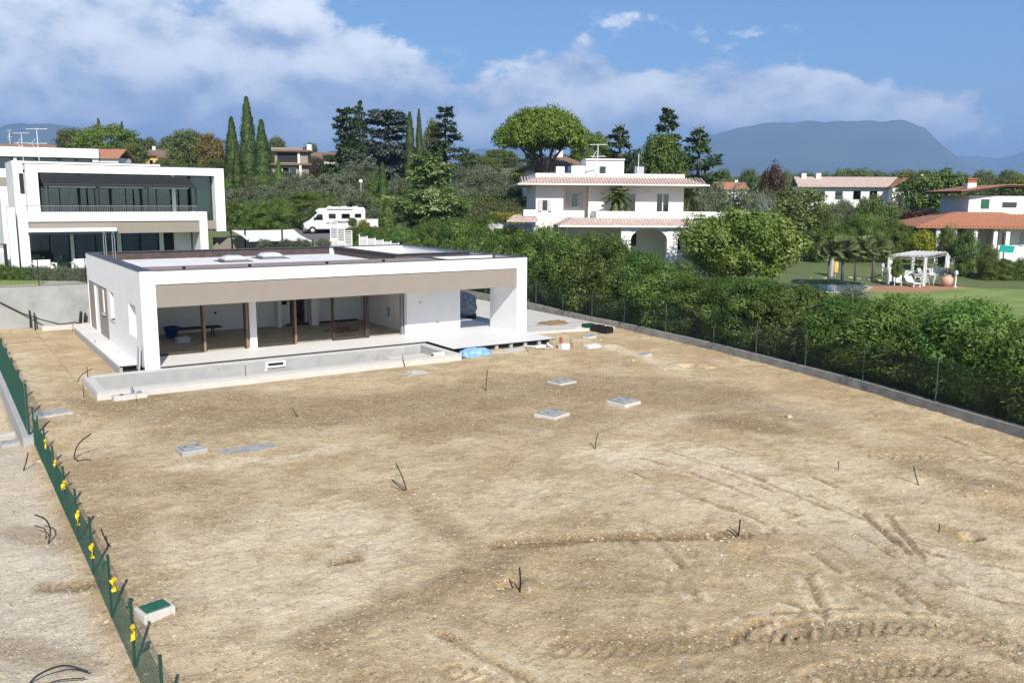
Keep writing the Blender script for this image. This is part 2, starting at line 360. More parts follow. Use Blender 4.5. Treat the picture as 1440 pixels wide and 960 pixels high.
GROOVE = [([(870, 620), (1000, 650), (1150, 700), (1300, 770), (1440, 800)], .10), ([(1000, 700), (1100, 745), (1180, 800)], .09), ([(1130, 690), (1260, 745), (1440, 790)], .08), ([(1300, 790), (1380, 830), (1440, 845)], .10), ([(1200, 820), (1300, 870), (1440, 930)], .08), ([(850, 720), (930, 800), (960, 880)], .09), ([(880, 715), (955, 790), (990, 870)], .09), ([(1000, 900), (1100, 905), (1200, 925)], .08), ([(1320, 610), (1400, 640), (1450, 655)], .10), ([(620, 890), (700, 930), (760, 960)], .10), ([(1085, 860), (1200, 850), (1330, 860)], .08), ([(850, 645), (960, 690), (1080, 735)], .10), ([(900, 640), (1000, 672), (1120, 720)], .12), ([(930, 628), (1060, 670), (1170, 715)], .10), ([(960, 640), (1090, 690), (1180, 740)], .09), ([(1010, 625), (1110, 655), (1190, 690)], .10),
          ([(1213, 718), (1276, 776)], .10), ([(1243, 722), (1300, 785)], .08), ([(1120, 730), (1200, 780), (1290, 850)], .10), ([(1190, 735), (1290, 800), (1400, 870)], .10), ([(1240, 765), (1340, 820), (1440, 850)], .10),
          ([(1085, 740), (1130, 800), (1160, 860)], .10), ([(1060, 830), (1130, 850), (1190, 880)], .09), ([(980, 930), (1020, 900), (1070, 870)], .12), ([(1300, 850), (1440, 905)], .07)]
def zlot(X, Y):
    z = -.36+.10*(fbm(X*.22+3, Y*.22, 3)-.45)+.075*(fbm(X*1.1, Y*1.1+9, 4)-.47)
    z = z+.10*sst(-9, -4.4, Y)*(X > -4.9)*sst(22, 14, X)+.10*sst(-3.5, -1.2, X)*sst(-2, 2, Y)*(X < 1)
    left = sst(-4.95, -5.2, X); z = z-left*(.05+.62*sst(-11, -3, Y))
    return z
def axis(segs):
    out = []
    for a, b, st in segs: out += list(np.arange(a, b-1e-6, st))
    return np.array(out+[segs[-1][1]])
xs = axis([(-40, -14, .8), (-14, -8, .20), (-8, 16, .068), (16, 30, .14), (30, 40, 1.)]); ys = axis([(-40, -31, .3), (-31, -17, .052), (-17, -5, .085), (-5, 17.3, .2)])
X, Y = np.meshgrid(xs, ys); Z = zlot(X, Y)
wob = .45*(fbm(X*.9, Y*.9, 4)-.47); fine = fbm(X*6, Y*6, 2)-.37; rgd = np.abs(fbm(X*2.3+9, Y*2.3+4, 3)-.44); Z += .050*fine-.10*(.10-np.minimum(rgd, .10))*sst(.42, .55, fbm(X*.4+70, Y*.4, 2))+.05*np.maximum(fbm(X*4+5, Y*4, 2)-.45, 0)
damp_shade = np.zeros_like(X); pale = np.zeros_like(X)
for pts, wd, k in DAMP: d, _ = polyd(X, Y, curve(gp(pts))); damp_shade = np.maximum(damp_shade, k*(1-sst(.35*wd, 1.25*wd, d+wob*wd*1.3)))
for pts, wd, k in PALE: d, _ = polyd(X, Y, curve(gp(pts))); pale = np.maximum(pale, k*(1-sst(.3*wd, 1.3*wd, d+wob*wd*1.2)))
flat = np.zeros_like(X)
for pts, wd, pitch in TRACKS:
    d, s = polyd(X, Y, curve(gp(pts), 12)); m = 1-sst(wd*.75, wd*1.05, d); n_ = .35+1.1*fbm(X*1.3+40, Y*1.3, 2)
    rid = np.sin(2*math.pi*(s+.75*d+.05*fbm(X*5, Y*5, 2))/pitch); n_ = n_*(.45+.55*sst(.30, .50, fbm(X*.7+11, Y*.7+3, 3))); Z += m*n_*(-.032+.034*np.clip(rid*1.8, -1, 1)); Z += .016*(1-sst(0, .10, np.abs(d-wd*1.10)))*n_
    damp_shade = np.maximum(damp_shade, m*.75*sst(.1, -.6, rid)*n_); pale = np.maximum(pale, m*.6*sst(.2, .8, rid)*n_)  # shade painted into tread hollows, light onto tread crests
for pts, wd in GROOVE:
    d, s = polyd(X, Y, curve(gp(pts))); br = sst(.30, .46, fbm(s*1.3+pts[0][0], s*0+pts[0][1], 2)); damp_shade = np.maximum(damp_shade, .80*(1-sst(wd*.2, wd*.9, d))*br); pale = np.maximum(pale, .8*(1-sst(0, wd*1.2, np.abs(d-wd*2.2)))*br); Z -= .045*(1-sst(0, wd, d))*br; Z += .018*(1-sst(0, wd*.8, np.abs(d-wd*1.5)))*br  # groove shade and bright lips painted into the earth colour
Z -= .05*(damp_shade > .85)*sst(.8, .95, damp_shade)
for (px, py, rx, dp) in ((965, 513, .45, .45), (1000, 516, .3, .2), (715, 818, .35, .15), (1362, 752, .3, .14)):
    c = gp([(px, py)])[0]; Z -= dp*(1-sst(rx*.4, rx, np.hypot(X-c[0], Y-c[1])))
def heap(px, py, r, h):
    c = gp([(px, py)])[0]; d = np.hypot(X-c[0], Y-c[1]); Z[:] += h*(1-sst(0, r, d))*(.6+.8*fbm(X*3, Y*3, 2))
for q in ((1290, 670, 1.1, .10), (1380, 690, 1.4, .14), (1040, 765, .55, .09), (740, 822, .5, .07), (900, 505, 1.2, .16), (860, 487, 1.0, .12), (800, 480, 1., .08), (600, 712, .7, .06), (330, 640, .9, .05), (140, 590, .7, .10), (95, 480, .9, .12)): heap(*q)
Z = np.where((X > 13.2) & (X < 19.4) & (Y > -1), np.minimum(Z, -.34), Z)
Z = np.where((X > -.9) & (X < 19.3) & (Y > .3), np.minimum(Z, -.30), Z)
Z -= .07*sst(-6.5, -3.6, Y)*sst(-3.5, -2.2, X)*sst(14.5, 13, X); Z = np.where((X > -2.5) & (X < 13.2) & (Y > -3.8), np.minimum(Z, -.36), Z)
grey = np.clip(sst(-4.8, -5.4, X)*(.75+.5*fbm(X*.5, Y*.5, 2)), 0, 1)
cxm, cym = (X[:-1, :-1]+X[1:, 1:])/2, (Y[:-1, :-1]+Y[1:, 1:])/2
keep = ~((cxm > -2.15) & (cxm < 12.85) & (cym > -3.3) & (cym < -.1)) & (cxm < wall_x_at(cym)+.45) & ~((cxm > .3) & (cxm < 18.8) & (cym > .4) & (cym < 14))
def dirtmat():
    m = bpy.data.materials.new('dirt'); m.use_nodes = True; n = NT(m.node_tree); b = n.n['Principled BSDF']
    P = n('TexCoord').outputs['Object']
    A = lambda k: n('Attribute', attribute_name=k).outputs['Fac']
    ns = lambda sc, d=6, r=.65, dist=0.: n('TexNoise', {'Vector': P, 'Scale': sc, 'Detail': d, 'Roughness': r, 'Distortion': dist}).outputs[0]
    big, mid, sm, gr = ns(.35, 5), ns(1.7, 7, .7, .3), ns(9, 6, .7), ns(48, 4, .7)
    c = n.mix(n.smooth(big, .36, .64), (.555, .412, .232), (.735, .580, .362))
    c = n.mix(n.math('MULTIPLY', n.smooth(mid, .46, .62), .50), c, (.385, .270, .145))
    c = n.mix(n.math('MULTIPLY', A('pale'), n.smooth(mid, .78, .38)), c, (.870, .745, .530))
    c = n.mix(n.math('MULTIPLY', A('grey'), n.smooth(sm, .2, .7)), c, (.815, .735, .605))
    c = n.mix(n.math('MULTIPLY', A('damp_shade'), n.smooth(sm, .15, .60)), c, (.255, .168, .084))
    c = n.mix(n.math('MULTIPLY', n.smooth(sm, .52, .72), .42), c, (.385, .268, .146))
    def cells(sc, ch, thr, r0, r1):
        v = n('TexVoronoi', {'Vector': P, 'Scale': sc}, feature='F1'); q = n('SeparateColor', {0: v.outputs['Color']})
        return n.math('MULTIPLY', n.math('GREATER_THAN', q.outputs[ch], thr), n.smooth(v.outputs['Distance'], r0, r1))
    dmask = n.smooth(ns(2.6, 4), .35, .62)
    c = n.mix(n.math('MULTIPLY', cells(19., 1, .66, .55, .25), n.math('MULTIPLY', dmask, .75)), c, n.mix(1., c, (.42, .37, .31), 'MULTIPLY'))
    c = n.mix(n.math('MULTIPLY', cells(9., 0, .80, .45, .28), n.math('MULTIPLY', dmask, .55)), c, n.mix(1., c, (.48, .43, .37), 'MULTIPLY'))
    c = n.mix(n.math('MULTIPLY', cells(15., 0, .86, .42, .26), n.smooth(mid, .30, .55)), c, (.86, .75, .56))
    c = n.mix(n.math('MULTIPLY', cells(40., 2, .70, .50, .25), .65), c, n.mix(1., c, (.50, .45, .39), 'MULTIPLY'))
    c = n.mix(n.math('MULTIPLY', cells(30., 1, .82, .50, .25), .55), c, (.88, .77, .58))
    c = n.mix(n.math('MULTIPLY', n.smooth(gr, .42, .66), .55), c, n.mix(1., c, (.62, .58, .52), 'MULTIPLY'))
    v2 = n('TexVoronoi', {'Vector': P, 'Scale': 34.}, feature='F1')
    n.l.new(c, b.inputs['Base Color']); b.inputs['Roughness'].default_value = .95; b.inputs['Specular IOR Level'].default_value = .15
    h = n.math('ADD', n.math('ADD', n.math('MULTIPLY', sm, .9), n.math('MULTIPLY', gr, .35)), n.math('MULTIPLY', n.smooth(v2.outputs['Distance'], .5, .0), .18))
    h = n.math('ADD', h, n.math('MULTIPLY', mid, 1.2))
    bp = n('Bump', {'Height': h, 'Strength': .9, 'Distance': .06}); n.l.new(bp.outputs[0], b.inputs['Normal']); M['dirt'] = m
dirtmat()
tag(link('dirt_ground', grid_mesh('dirt_ground', xs, ys, Z, 'dirt', dict(damp_shade=damp_shade, pale=pale, grey=grey), keep)), 'bare stony brown earth of the building plot', kind='structure')
_gx, _gy, _gz = xs, ys, Z
def zg(x, y):
    i = min(max(np.searchsorted(_gx, x)-1, 0), len(_gx)-2); j = min(max(np.searchsorted(_gy, y)-1, 0), len(_gy)-2)
    return float(_gz[j:j+2, i:i+2].mean())
# ---- the land beyond the plot
_fl = ([0, 45, 58, 90, 105, 140, 170, 240, 400, 900, 3000, 12000], [2., 2., 2.05, 2.4, 2.9, 6.2, 10., 15.5, 20., 22., 15., 10.])
_fr = ([0, 50, 73, 93, 150, 300, 600, 3000, 12000], [-.35, -.35, -.2, .8, 2., 3., 4., 6., 8.])
def G(x, y):
    x = np.asarray(x, float); y = np.asarray(y, float)
    d = (x-CX)*FH[0]+(y-CY)*FH[1]; s = (x-CX)*RH[0]+(y-CY)*RH[1]; L = sst(.27, .07, s/np.maximum(d, 5.))
    z = L*np.interp(d, *_fl)+(1-L)*np.interp(d, *_fr)
    inlot = ((y < 17.4) & (x < 22)).astype(float)
    ramp = sst(29, 21, x)*(y >= 17.4)*sst(45, 30, y); zz = z*(1-inlot)-1.7*inlot
    near = (x >= 22)*np.maximum(sst(60, 30, d), sst(34, 29, x))*sst(44, 36, y); zz = zz*(1-near)+near*np.minimum(zz, -.42)
    return zz
def g(x, y): return float(G(x, y))
def geo(a, b, st, k):
    o = [a]
    while o[-1] < b: o.append(o[-1]+st); st *= k
    return o
xs2 = np.array(sorted(set([-q for q in geo(8, 5000, 1.2, 1.09)]+list(np.arange(-8, 60, 1.0))+geo(60, 11000, 1.0, 1.09))))
ys2 = np.array(sorted(set([-q for q in geo(-17.39, 300, 2.5, 1.25)]+[17.39, 17.41]+list(np.arange(18, 120, 1.0))+geo(120, 13000, 1.0, 1.09))))
X2, Y2 = np.meshgrid(xs2, ys2); Z2 = G(X2, Y2)+.5*(fbm(X2*.05, Y2*.05)-.45)*sst(40, 90, np.hypot(X2-CX, Y2-CY))
tag(link('terrain', grid_mesh('terrain', xs2, ys2, Z2, 'terrain')), 'green rising land beyond the building plot', kind='structure')
# ---- mountains
def mountain(name, dep, prof, deep, mat, label, rough):
    """ridge whose crest follows prof [(pixel x, pixel y)] at the given depth"""
    px = np.arange(prof[0][0], prof[-1][0]+1, 6.); py = np.interp(px, [p[0] for p in prof], [p[1] for p in prof])
    rows = []
    for k, t in enumerate(np.linspace(-1, 1, 25)):
        fall = (1-abs(t))**1.15; row = []
        for a, b in zip(px, py):
            top = at(a, b, dep); h = top[2]*fall*(1+rough*(fbm(a*.03+t*2.5, t*4+a*.012, 5)-.47)*(1.6-fall))+rough*120*(fbm(a*.06, t*7, 4)-.47)*min(1, fall*3)
            p = at(a, 281, dep+t*deep); row.append((p[0], p[1], max(h, -20) if fall > 0 else -20))
        rows.append(row)
    m = MB(); n = len(px); m.v = [p for r_ in rows for p in r_]
    m.f = [(i*n+j, i*n+j+1, (i+1)*n+j+1, (i+1)*n+j) for i in range(len(rows)-1) for j in range(n-1)]
    return tag(m.build(name, mat, smooth=True), label, kind='structure')
pmat('rock_forest', (.050, .075, .038), .95, .35, .0015, stain=((.24, .22, .19), .61, .0022))
mountain('mountain', 8200, [(860, 268), (930, 222), (990, 192), (1040, 178), (1090, 172), (1150, 174), (1210, 172), (1262, 171), (1290, 180), (1320, 205), (1350, 228), (1390, 245), (1450, 262)], 2200, 'rock_forest', 'long blue mountain with a flat crest under cloud', .14)
mountain('mountain', 10500, [(1200, 270), (1300, 235), (1350, 216), (1400, 222), (1440, 214), (1520, 230), (1640, 262)], 1800, 'rock_forest', 'pale far mountain behind the end of the long one', .35)
mountain('mountain', 9000, [(600, 262), (650, 225), (668, 212), (690, 216), (720, 205), (740, 208), (790, 232), (840, 245), (880, 262)], 1500, 'rock_forest', 'small pale peaks seen past the umbrella pine', .35)
mountain('mountain', 6500, [(-260, 215), (-120, 190), (-20, 184), (40, 175), (80, 174), (130, 182), (190, 198), (260, 220), (330, 245)], 1500, 'rock_forest', 'low blue wooded mountain beyond the white roofs', .2)
# ================================================================ UNFINISHED FLAT-ROOFED HOUSE
HW, HD, HT, HF, HB = 19.02, 14.15, 3.95, 3.40, 2.45
LG = 2.5                      # depth of the loggia
H = thing('flat_roof_house', 'unfinished white single-storey house with beige fascia and deep open loggia behind the pool', 'house')
W2 = (14.5, .55, 18.45, 2.5); W1 = (14.2, 5.4, 18.6, 13.5)      # the two openings in the roof
MB().plate(.45, .45, HW-.42, HD-.4, 2.72, 3.5, [W1, W2]).build('roof', 'plaster_in', H)
roof = H.children[-1]
MB().plate(.5, .45, HW-.35, HD-.45, 3.502, 3.53, [(13.7, 5.0, 18.9, 13.9), (14.1, .2, 18.9, 2.9)]).build('roof_deck', 'membrane', H)
# parapets: white outside, brown membrane inside, dark metal cap
front_beam = MB().box(0, 0, HF, HW, .45, HT).build('front_fascia', 'plaster', H)
MB().box(.586, .05, HB, HW-.62, .32, HF-.003).build('beige_fascia', 'beige', H)
MB().box(.586, .035, HF-.018, HW-.62, .05, HF-.002).build('drip_edge', 'darkmetal', H)
MB().box(0, .45, 3.49, .42, HD-.30, HT).build('parapet', 'plaster', H)
MB().box(HW-.42, .45, 3.49, HW, HD-.30, HT).build('parapet', 'plaster', H)
MB().box(0, HD-.30, 3.49, HW, HD, HT).build('parapet', 'plaster', H)
MB().box(.42, HD-.32, 3.53, 13.7, HD-.303, HT-.01).build('parapet_lining', 'brownroof', H)
MB().box(.422, .50, 3.53, .44, HD-.32, HT-.01).build('parapet_lining', 'brownroof', H)
cap = lambda *a: MB().box(*a).build('parapet_cap', 'capmetal', H)
cap(-.02, .0, HT, .52, HD+.02, HT+.025); cap(.52, HD-.42, HT, HW+.02, HD+.02, HT+.025); cap(HW-.5, .06, HT, HW+.02, HD-.42, HT+.025)
cap(.52, -.02, HT, HW+.02, .06, HT+.025); cap(14.0, .06, HT, HW-.5, .50, HT+.02)
MB().box(.44, .452, 3.531, 14.0, 2.35, HT-.01).build('loggia_roof', 'capstrip', H); MB().box(.52, .062, HT, 14.0, 2.35, HT+.012).build('roof_strip', 'capstrip', H)
for px in (259, 352, 461, 541):
    p = onY(px, 366, .3); MB().lathe(p[0], .42, [(.055, HT+.01), (.07, HT+.05), (.07, HT+.10), (.03, HT+.13)], 10).build('roof_vent', 'rubber', H)
# upstands round the roof openings
up = MB(); up.box(13.95, 5.15, 3.49, W1[0], 13.7, HT); up.box(W1[0], 5.15, 3.49, HW-.42, 5.4, HT); up.build('upstand', 'brownroof', H)
MB().box(W1[0]+.003, 5.4, 2.72, W1[0]+.02, 13.5, HT-.01).box(W1[0]+.02, 13.48, 2.6, 18.6, 13.5, HT-.01).box(18.58, 5.4, 2.72, 18.598, 13.48, HT-.01).build('shaft_lining', 'plaster', H)
MB().box(13.85, 5.05, HT, W1[0], 13.75, HT+.03).box(W1[0], 5.05, HT, HW-.5, 5.4, HT+.03).build('upstand_cap', 'capmetal', H)
up = MB(); up.box(14.25, .45, 3.49, W2[0], 2.9, HT); up.box(W2[0], 2.5, 3.49, HW-.42, 2.9, HT); up.build('upstand', 'brownroof', H)
MB().box(W2[0], .452, 2.72, W2[0]+.015, 2.5, HT-.01).box(W2[0]+.015, 2.482, 2.72, 18.45, 2.499, HT-.01).build('shaft_lining', 'plaster', H)
MB().box(14.15, .5, HT, W2[0], 3.0, HT+.025).box(W2[0], 2.5, HT, HW-.5, 3.0, HT+.025).build('upstand_cap', 'capmetal', H)
# walls
holes = [(1.32, 1.05, 2.85, 2.43), (6.45, 1.2, 7.35, 2.5), (9.2, 1.2, 9.75, 2.5), (10.95, 0, 12.35, 2.48)]
lw = MB(); lw.wall_y(.45, 8.2, 0, .45, 0, 3.49, holes[:2]); lw.wall_y(8.2, HD, .06, .45, 0, 2.54, holes[2:]); lw.box(0, 8.2, 2.54, .45, HD, 3.49); lw.box(0, HD-.12, 0, .06, HD, 2.54)
lw.build('wall', 'plaster', H)
MB().wall_y(8.2, HD-.12, .03, .06, 0, 2.54, holes[2:]).build('beige_panel', 'beige', H)
bx('recess_panel', 'plaster', H, .30, 1.32, 1.05, .36, 2.85, 2.43)
for (y0, z0, y1, z1) in holes[1:3]:
    wn = bx('window', 'black', H, .36, y0, z0, .40, y1, z1); bx('sill', 'lightgrey', wn, -.06, y0-.06, z0-.05, .30, y1+.06, z0)  # black panel paints the dark inside the window opening
    bx('frame', 'white_paint', wn, .28, y0, z0, .34, y0+.09, z1)
dr = bx('door', 'black', H, .38, 10.95, 0, .42, 12.35, 2.48); bx('frame', 'white_paint', dr, .12, 11.6, 0, .30, 12.35, 2.48); bx('roller_guide', 'darkmetal', dr, .10, 10.98, 0, .16, 11.06, 2.48)  # black panel paints the dark behind the door opening
MB().box(0, 0, -.064, .586, .45, HF).build('pillar', 'plaster', H)
MB().box(HW-.62, 0, .001, HW, .45, HF).box(HW-.62, .45, -.05, HW, 2.62, 3.49).box(HW-.42, 2.62, 2.72, HW, 8.4, 3.49).build('side_wall', 'plaster', H)
bx('back_wall', 'plaster', H, .45, HD-.4, 0, 14.2, HD, 3.49); MB().box(14.2, HD-.4, 0, HW, HD, 3.49).box(HW-.42, 8.4, 0, HW, HD-.4, 3.49).box(13.8, 9.2, 0, 14.18, HD-.4, 2.72).build('patio_wall', 'plaster', H)
MB().box(13.23, LG, 0, 16.42, LG+.32, 2.72).box(.45, LG+.02, HB, 13.23, LG+.3, 2.72).build('loggia_wall', 'plaster', H)
bx('lintel', 'plaster', H, 16.42, LG, 2.62, HW-.62, LG+.32, 2.72)
# loggia frames: timber sub-frames and a white column
for x, wd, mt in ((3.08, .10, 'wood_raw'), (5.0, .09, 'wood_raw'), (7.33, .10, 'wood_raw'), (9.25, .07, 'wood_dark'), (11.04, .20, 'wood_dark'), (13.0, .10, 'grey_trim')):
    fr = MB().box(x-wd/2, LG+.05, 0, x+wd/2, LG+.26, HB).build('frame_post', mt, H)
    if mt == 'wood_raw': bx('frame_edge', 'wood_dark', fr, x-wd/2-.05, LG+.03, 0, x-wd/2, LG+.28, HB)
bx('column', 'plaster', H, 5.12, LG, 0, 5.44, LG+.32, HB)
bx('jamb', 'lightgrey', H, 13.1, LG-.02, 0, 13.228, LG+.3, HB)
for a, b in ((.6, 3.0), (5.45, 7.25), (9.29, 10.94)): bx('threshold', 'wood_dark', H, a, LG+.05, 0.003, b, LG+.20, .07)
for (x, z, w_, h_) in ((1.3, 1.9, .16, .10), (1.62, 1.9, .14, .10), (6.1, 1.15, .30, .22), (6.55, 1.15, .10, .14), (3.2, .9, .12, .1), (10.9, 1.1, .12, .12), (11.3, 1.1, .1, .1), (11.6, 1.1, .1, .1)):
    p = x*1.25+1.2; bx('socket_box', 'black', H, p, 8.84, z, p+w_, 8.90, z+h_)
for (x, y, z) in ((14.0, LG-.012, 1.65), (15.0, LG-.012, .55), (14.45, LG-.012, 2.25)): MB().tube([(x, y+.01, z), (x, y-.05, z+.0), (x+.03, y-.08, z-.10)], .018, 5).build('cable_end', 'rubber', H)
# inside
MB().wall_x(.45, 13.8, 8.9, 9.2, 0, 2.72, [(9.3, 0, 10.2, 2.2)]).build('inner_wall', 'plaster_in', H)
MB().wall_y(2.82, 8.9, 13.5, 13.8, 0, 2.72, [(5.1, .6, 5.7, 1.1), (5.1, 1.9, 5.7, 2.4)]).build('inner_wall', 'plaster_in', H)
bx('inner_pier', 'plaster_in', H, 10.25, 8.1, 0, 10.65, 8.9, 2.72)
bx('partition', 'plaster_in', H, 8.4, 8.2, 0, 8.6, 8.9, 2.72)
for (y, z) in ((5.1, .6), (5.1, 1.9)): bx('meter_box', 'black', H, 13.74, y, z, 13.79, y+.6, z+.5)
MB().tube([(9.0, 8.7, .05), (11.0, 8.65, .06), (13.2, 8.7, .05)], .05, 6).build('floor_conduit', 'rubber', H)
# floor slabs, floating over a dark gap
fl = MB(); fl.prism([(-.806, .985), (0, .985), (0, .012), (13.085, .012), (13.085, -2.48), (HW+.05, -2.48), (HW+.05, 2.62), (HW+.05, HD), (-.806, HD)], -.055, 0.); fl.build('floor_slab', 'porcelain', H)
MB().prism([(-.68, 1.12), (.1, 1.12), (.1, .16), (13.22, .16), (13.22, -2.32), (HW-.2, -2.32), (HW-.2, HD-.1), (-.68, HD-.1)], -.9, -.056).build('plinth', 'black', H)  # black colour paints the shade of the gap under the slabs
MB().box(-.82, .98, -.42, -.69, HD, -.058).build('edge_strip', 'concrete', H)
MB().box(.59, .004, -.06, 13.08, .0119, -.003).box(13.077, -2.48, -.06, 13.0849, .003, -.003).box(13.08, -2.488, -.06, HW+.05, -2.4801, -.012).box(-.8, .977, -.06, -.01, .9849, -.003).build('edge_black_strip', 'black', H)  # thin black strips on the slab edges
for i, x in enumerate(np.arange(13.8, 18.9, .85)): MB().box(x, -2.45, -.5, x+.16, -2.321, -.056).build('pedestal', 'concrete', H)
MB().prism([(.45, LG+.21), (13.5, LG+.21), (13.5, 8.9), (.45, 8.9)], 0.002, .006).build('screed_floor', 'screed', H)
# roof fittings
def dome(x, y):
    k = bx('skylight_kerb', 'grey_trim', H, x-.64, y-.64, 3.53, x+.64, y+.64, 3.66)
    kb = bx('curb_flashing', 'capmetal', k, x-.85, y-.85, 3.531, x+.85, y+.85, 3.56)
    d = MB(); n = 14
    for i in range(n+1):
        for j in range(n+1):
            u, v = i/n*2-1, j/n*2-1; d.v.append((x+u*.58, y+v*.58, 3.66+.20*(1-u**4)**.5*(1-v**4)**.5))
    d.f = [(i*(n+1)+j, (i+1)*(n+1)+j, (i+1)*(n+1)+j+1, i*(n+1)+j+1) for i in range(n) for j in range(n)]
    d.build('skylight_dome', 'dome', k, smooth=True); bx('dome_base', 'tarp_white', k, x-.57, y-.57, 3.661, x+.57, y+.57, 3.668)
for q in ((328, 366.5), (380, 362)): p = onZ(q[0], q[1], 3.56); dome(p[0], p[1])
lad = MB(); lb = (.62, 11.2)
for dx in (0, .42): lad.tube([(lb[0]+dx, lb[1]+.25, 3.2), (lb[0]+dx, lb[1]+.25, 4.95), (lb[0]+dx, lb[1]+.40, 5.10), (lb[0]+dx, lb[1]+.75, 5.12), (lb[0]+dx, lb[1]+.92, 4.98), (lb[0]+dx, lb[1]+.95, 3.55)], .022, 6)
lad.build('ladder_handrail', 'steel', H)
# ================================================================ POOL SHELL
PZ = -.065; P = thing('swimming_pool', 'empty bare concrete pool shell along the front of the house', 'pool', (0, 0, 0))
px0, px1, py0, py1 = -2.33, 12.92, -3.55, -.012
MB().plate(px0, py0, px1, py1, -1.6, PZ-.04, [(-2.0, -3.06, 12.48, -.40)]).build('pool_wall', 'concrete', P)
MB().plate(px0, py0, px1, py1, PZ-.037, PZ, [(-2.02, -3.08, 12.5, -.38)]).build('coping', 'concrete_lt', P)
MB().box(-2.0, -3.06, -1.6, 12.48, -.40, -1.45).build('pool_floor', 'concrete', P)
MB().box(px0, py0-.02, -1.0, px1, py0-.001, PZ-.06).box(px0-.02, py0, -1.0, px0-.001, py1, PZ-.06).build('outer_render', 'concrete_lt', P)
MB().box(10.5, -2.7, -1.449, 12.479, -.6, -.45).box(11.1, -3.059, -1.449, 12.478, -2.7, -.9).build('step', 'concrete_lt', P)
p = onZ(383, 507, -.2); sk = MB().wall_x(p[0]-.45, p[0]+.45, -.46, -.401, -.42, -.15, [(p[0]-.34, -.34, p[0]+.34, -.22)]).build('skimmer_frame', 'white_paint', P); bx('skimmer_mouth', 'black', sk, p[0]-.34, -.44, -.34, p[0]+.34, -.402, -.22)
for px, py in ((374, 520), ): 
    p = onY(px, py, -.42); MB().tube([(p[0], -.401, p[2]), (p[0], -.45, p[2])], .06, 10).build('inlet_nozzle', 'white_paint', P)
# concrete collector block at the pool's front left corner
c = onZ(178, 556, -.33); B_ = thing('valve_block', 'pale concrete block with pipe stubs at the corner of the pool', 'block', (c[0], -3.80, -.42))
MB().box(-.55, -.26, -.1, .60, .22, .24).build('block', 'concrete_lt', B_, bevel=.02); MB().cyl(.12, 0, .22, .48, .045, 10).build('pipe_stub', 'grey_trim', B_)
MB().tube([(.25, -.05, .22), (.30, -.05, .30), (.42, -.05, .31)], .035, 8).build('pipe_elbow', 'grey_trim', B_); MB().cyl(-.25, -.05, .221, .26, .07, 10).build('pipe_stub', 'black', B_)
c = onZ(622, 505, -.2); B_ = thing('pool_light_niche', 'small white fitting wrapped in film on the pool coping', 'fitting', (c[0], -3.32, PZ))
MB().box(-.28, -.12, 0, .28, .12, .13).build('box', 'white_paint', B_, bevel=.03); MB().tube([(-.28, 0, .06), (-.38, -.05, .05), (-.40, -.1, -.15)], .03, 6).build('pipe', 'rubber', B_)
# ================================================================ THINGS AROUND AND IN THE HOUSE
rng = random.Random(3); nrs = np.random.RandomState(11)
def blob(name, label, cat, loc, sx, sy, sz, mat, seed, amp=.25, fr=2.2, seg=28):
    m = MB(); rr = np.random.RandomState(seed); off = rr.rand(2)*50
    for i in range(seg+1):
        th = math.pi*i/seg
        for j in range(seg):
            ph = 2*math.pi*j/seg; d = np.array([math.sin(th)*math.cos(ph), math.sin(th)*math.sin(ph), math.cos(th)])
            k = 1+amp*(fbm(d[0]*fr+off[0]+d[2], d[1]*fr+off[1]-d[2]*1.3, 4)-.47)*2
            m.v.append((d[0]*k*sx, d[1]*k*sy, max(d[2]*k*sz, -.02)))
    m.f = [(i*seg+j, (i+1)*seg+j, (i+1)*seg+(j+1) % seg, i*seg+(j+1) % seg) for i in range(seg) for j in range(seg)]
    o = m.build(name, mat, smooth=True); o.location = loc; return tag(o, label, cat)
a, b = onZ(645, 500, -.3), onZ(690, 498, -.3)
blob('tarp_bundle', 'crumpled blue plastic film bundle lying against the terrace edge', 'tarp', ((a[0]+b[0])/2-.05, -3.05, zg(14, -3.1)-.02), .98, .46, .33, 'blue_film', 4, .38, 3.2, 44)
s_ = MB().prism([(14.6, -2.62), (17.0, -2.62), (16.7, -3.3), (15.9, -3.6), (14.7, -3.3)], -.36, -.255); tag(s_.build('mortar_bed', 'concrete_lt'), 'flat spill of pale mortar in front of the terrace slab', 'mortar')
# leaning board at the left pillar, objects in the rooms
o = MB().add([(0, 0, 0), (.02, .55, 0), (.10, .55, .95), (.08, 0, .95), (-.05, 0, 0), (-.03, .55, 0), (.05, .55, .95), (.03, 0, .95)], [(0, 1, 2, 3), (7, 6, 5, 4), (0, 3, 7, 4), (1, 5, 6, 2), (3, 2, 6, 7), (0, 4, 5, 1)]).build('board', 'lightgrey')
o.location = (-.16, .22, -.12); tag(o, 'grey panel leaning on the foot of the white corner pillar', 'board')
def inroom(px, py): return onZ(px, py, 0.)
c = inroom(231, 476); k = thing('tub', 'blue plastic mortar tub on the bare floor behind the first opening', 'tub', (c[0]+.35, c[1], 0))
MB().lathe(0, 0, [(.24, 0), (.34, .52), (.38, .53), (.38, .57), (.31, .57), (.22, .06)], 20).build('shell', 'blue_crate', k); MB().tube([(.38, 0, .54), (.46, .1, .50), (.46, -.1, .50), (.38, -.05, .54)], .02, 5).build('handle', 'blue_crate', k)
c = inroom(278, 476); k = thing('trestle_table', 'low timber plank table on trestles inside the house', 'table', (c[0], c[1]+.6, 0))
for i in range(4): bx('plank', 'wood_dark', k, -1.3, -.42+i*.21, .44, 1.3, -.24+i*.21, .48)
for x in (-.9, .9):
    for s in (-1, 1): MB().tube([(x, s*.32, 0), (x, s*.12, .44)], .03, 6).build('leg', 'wood_dark', k)
    bx('rail', 'wood_dark', k, x-.03, -.3, .40, x+.03, .3, .439)
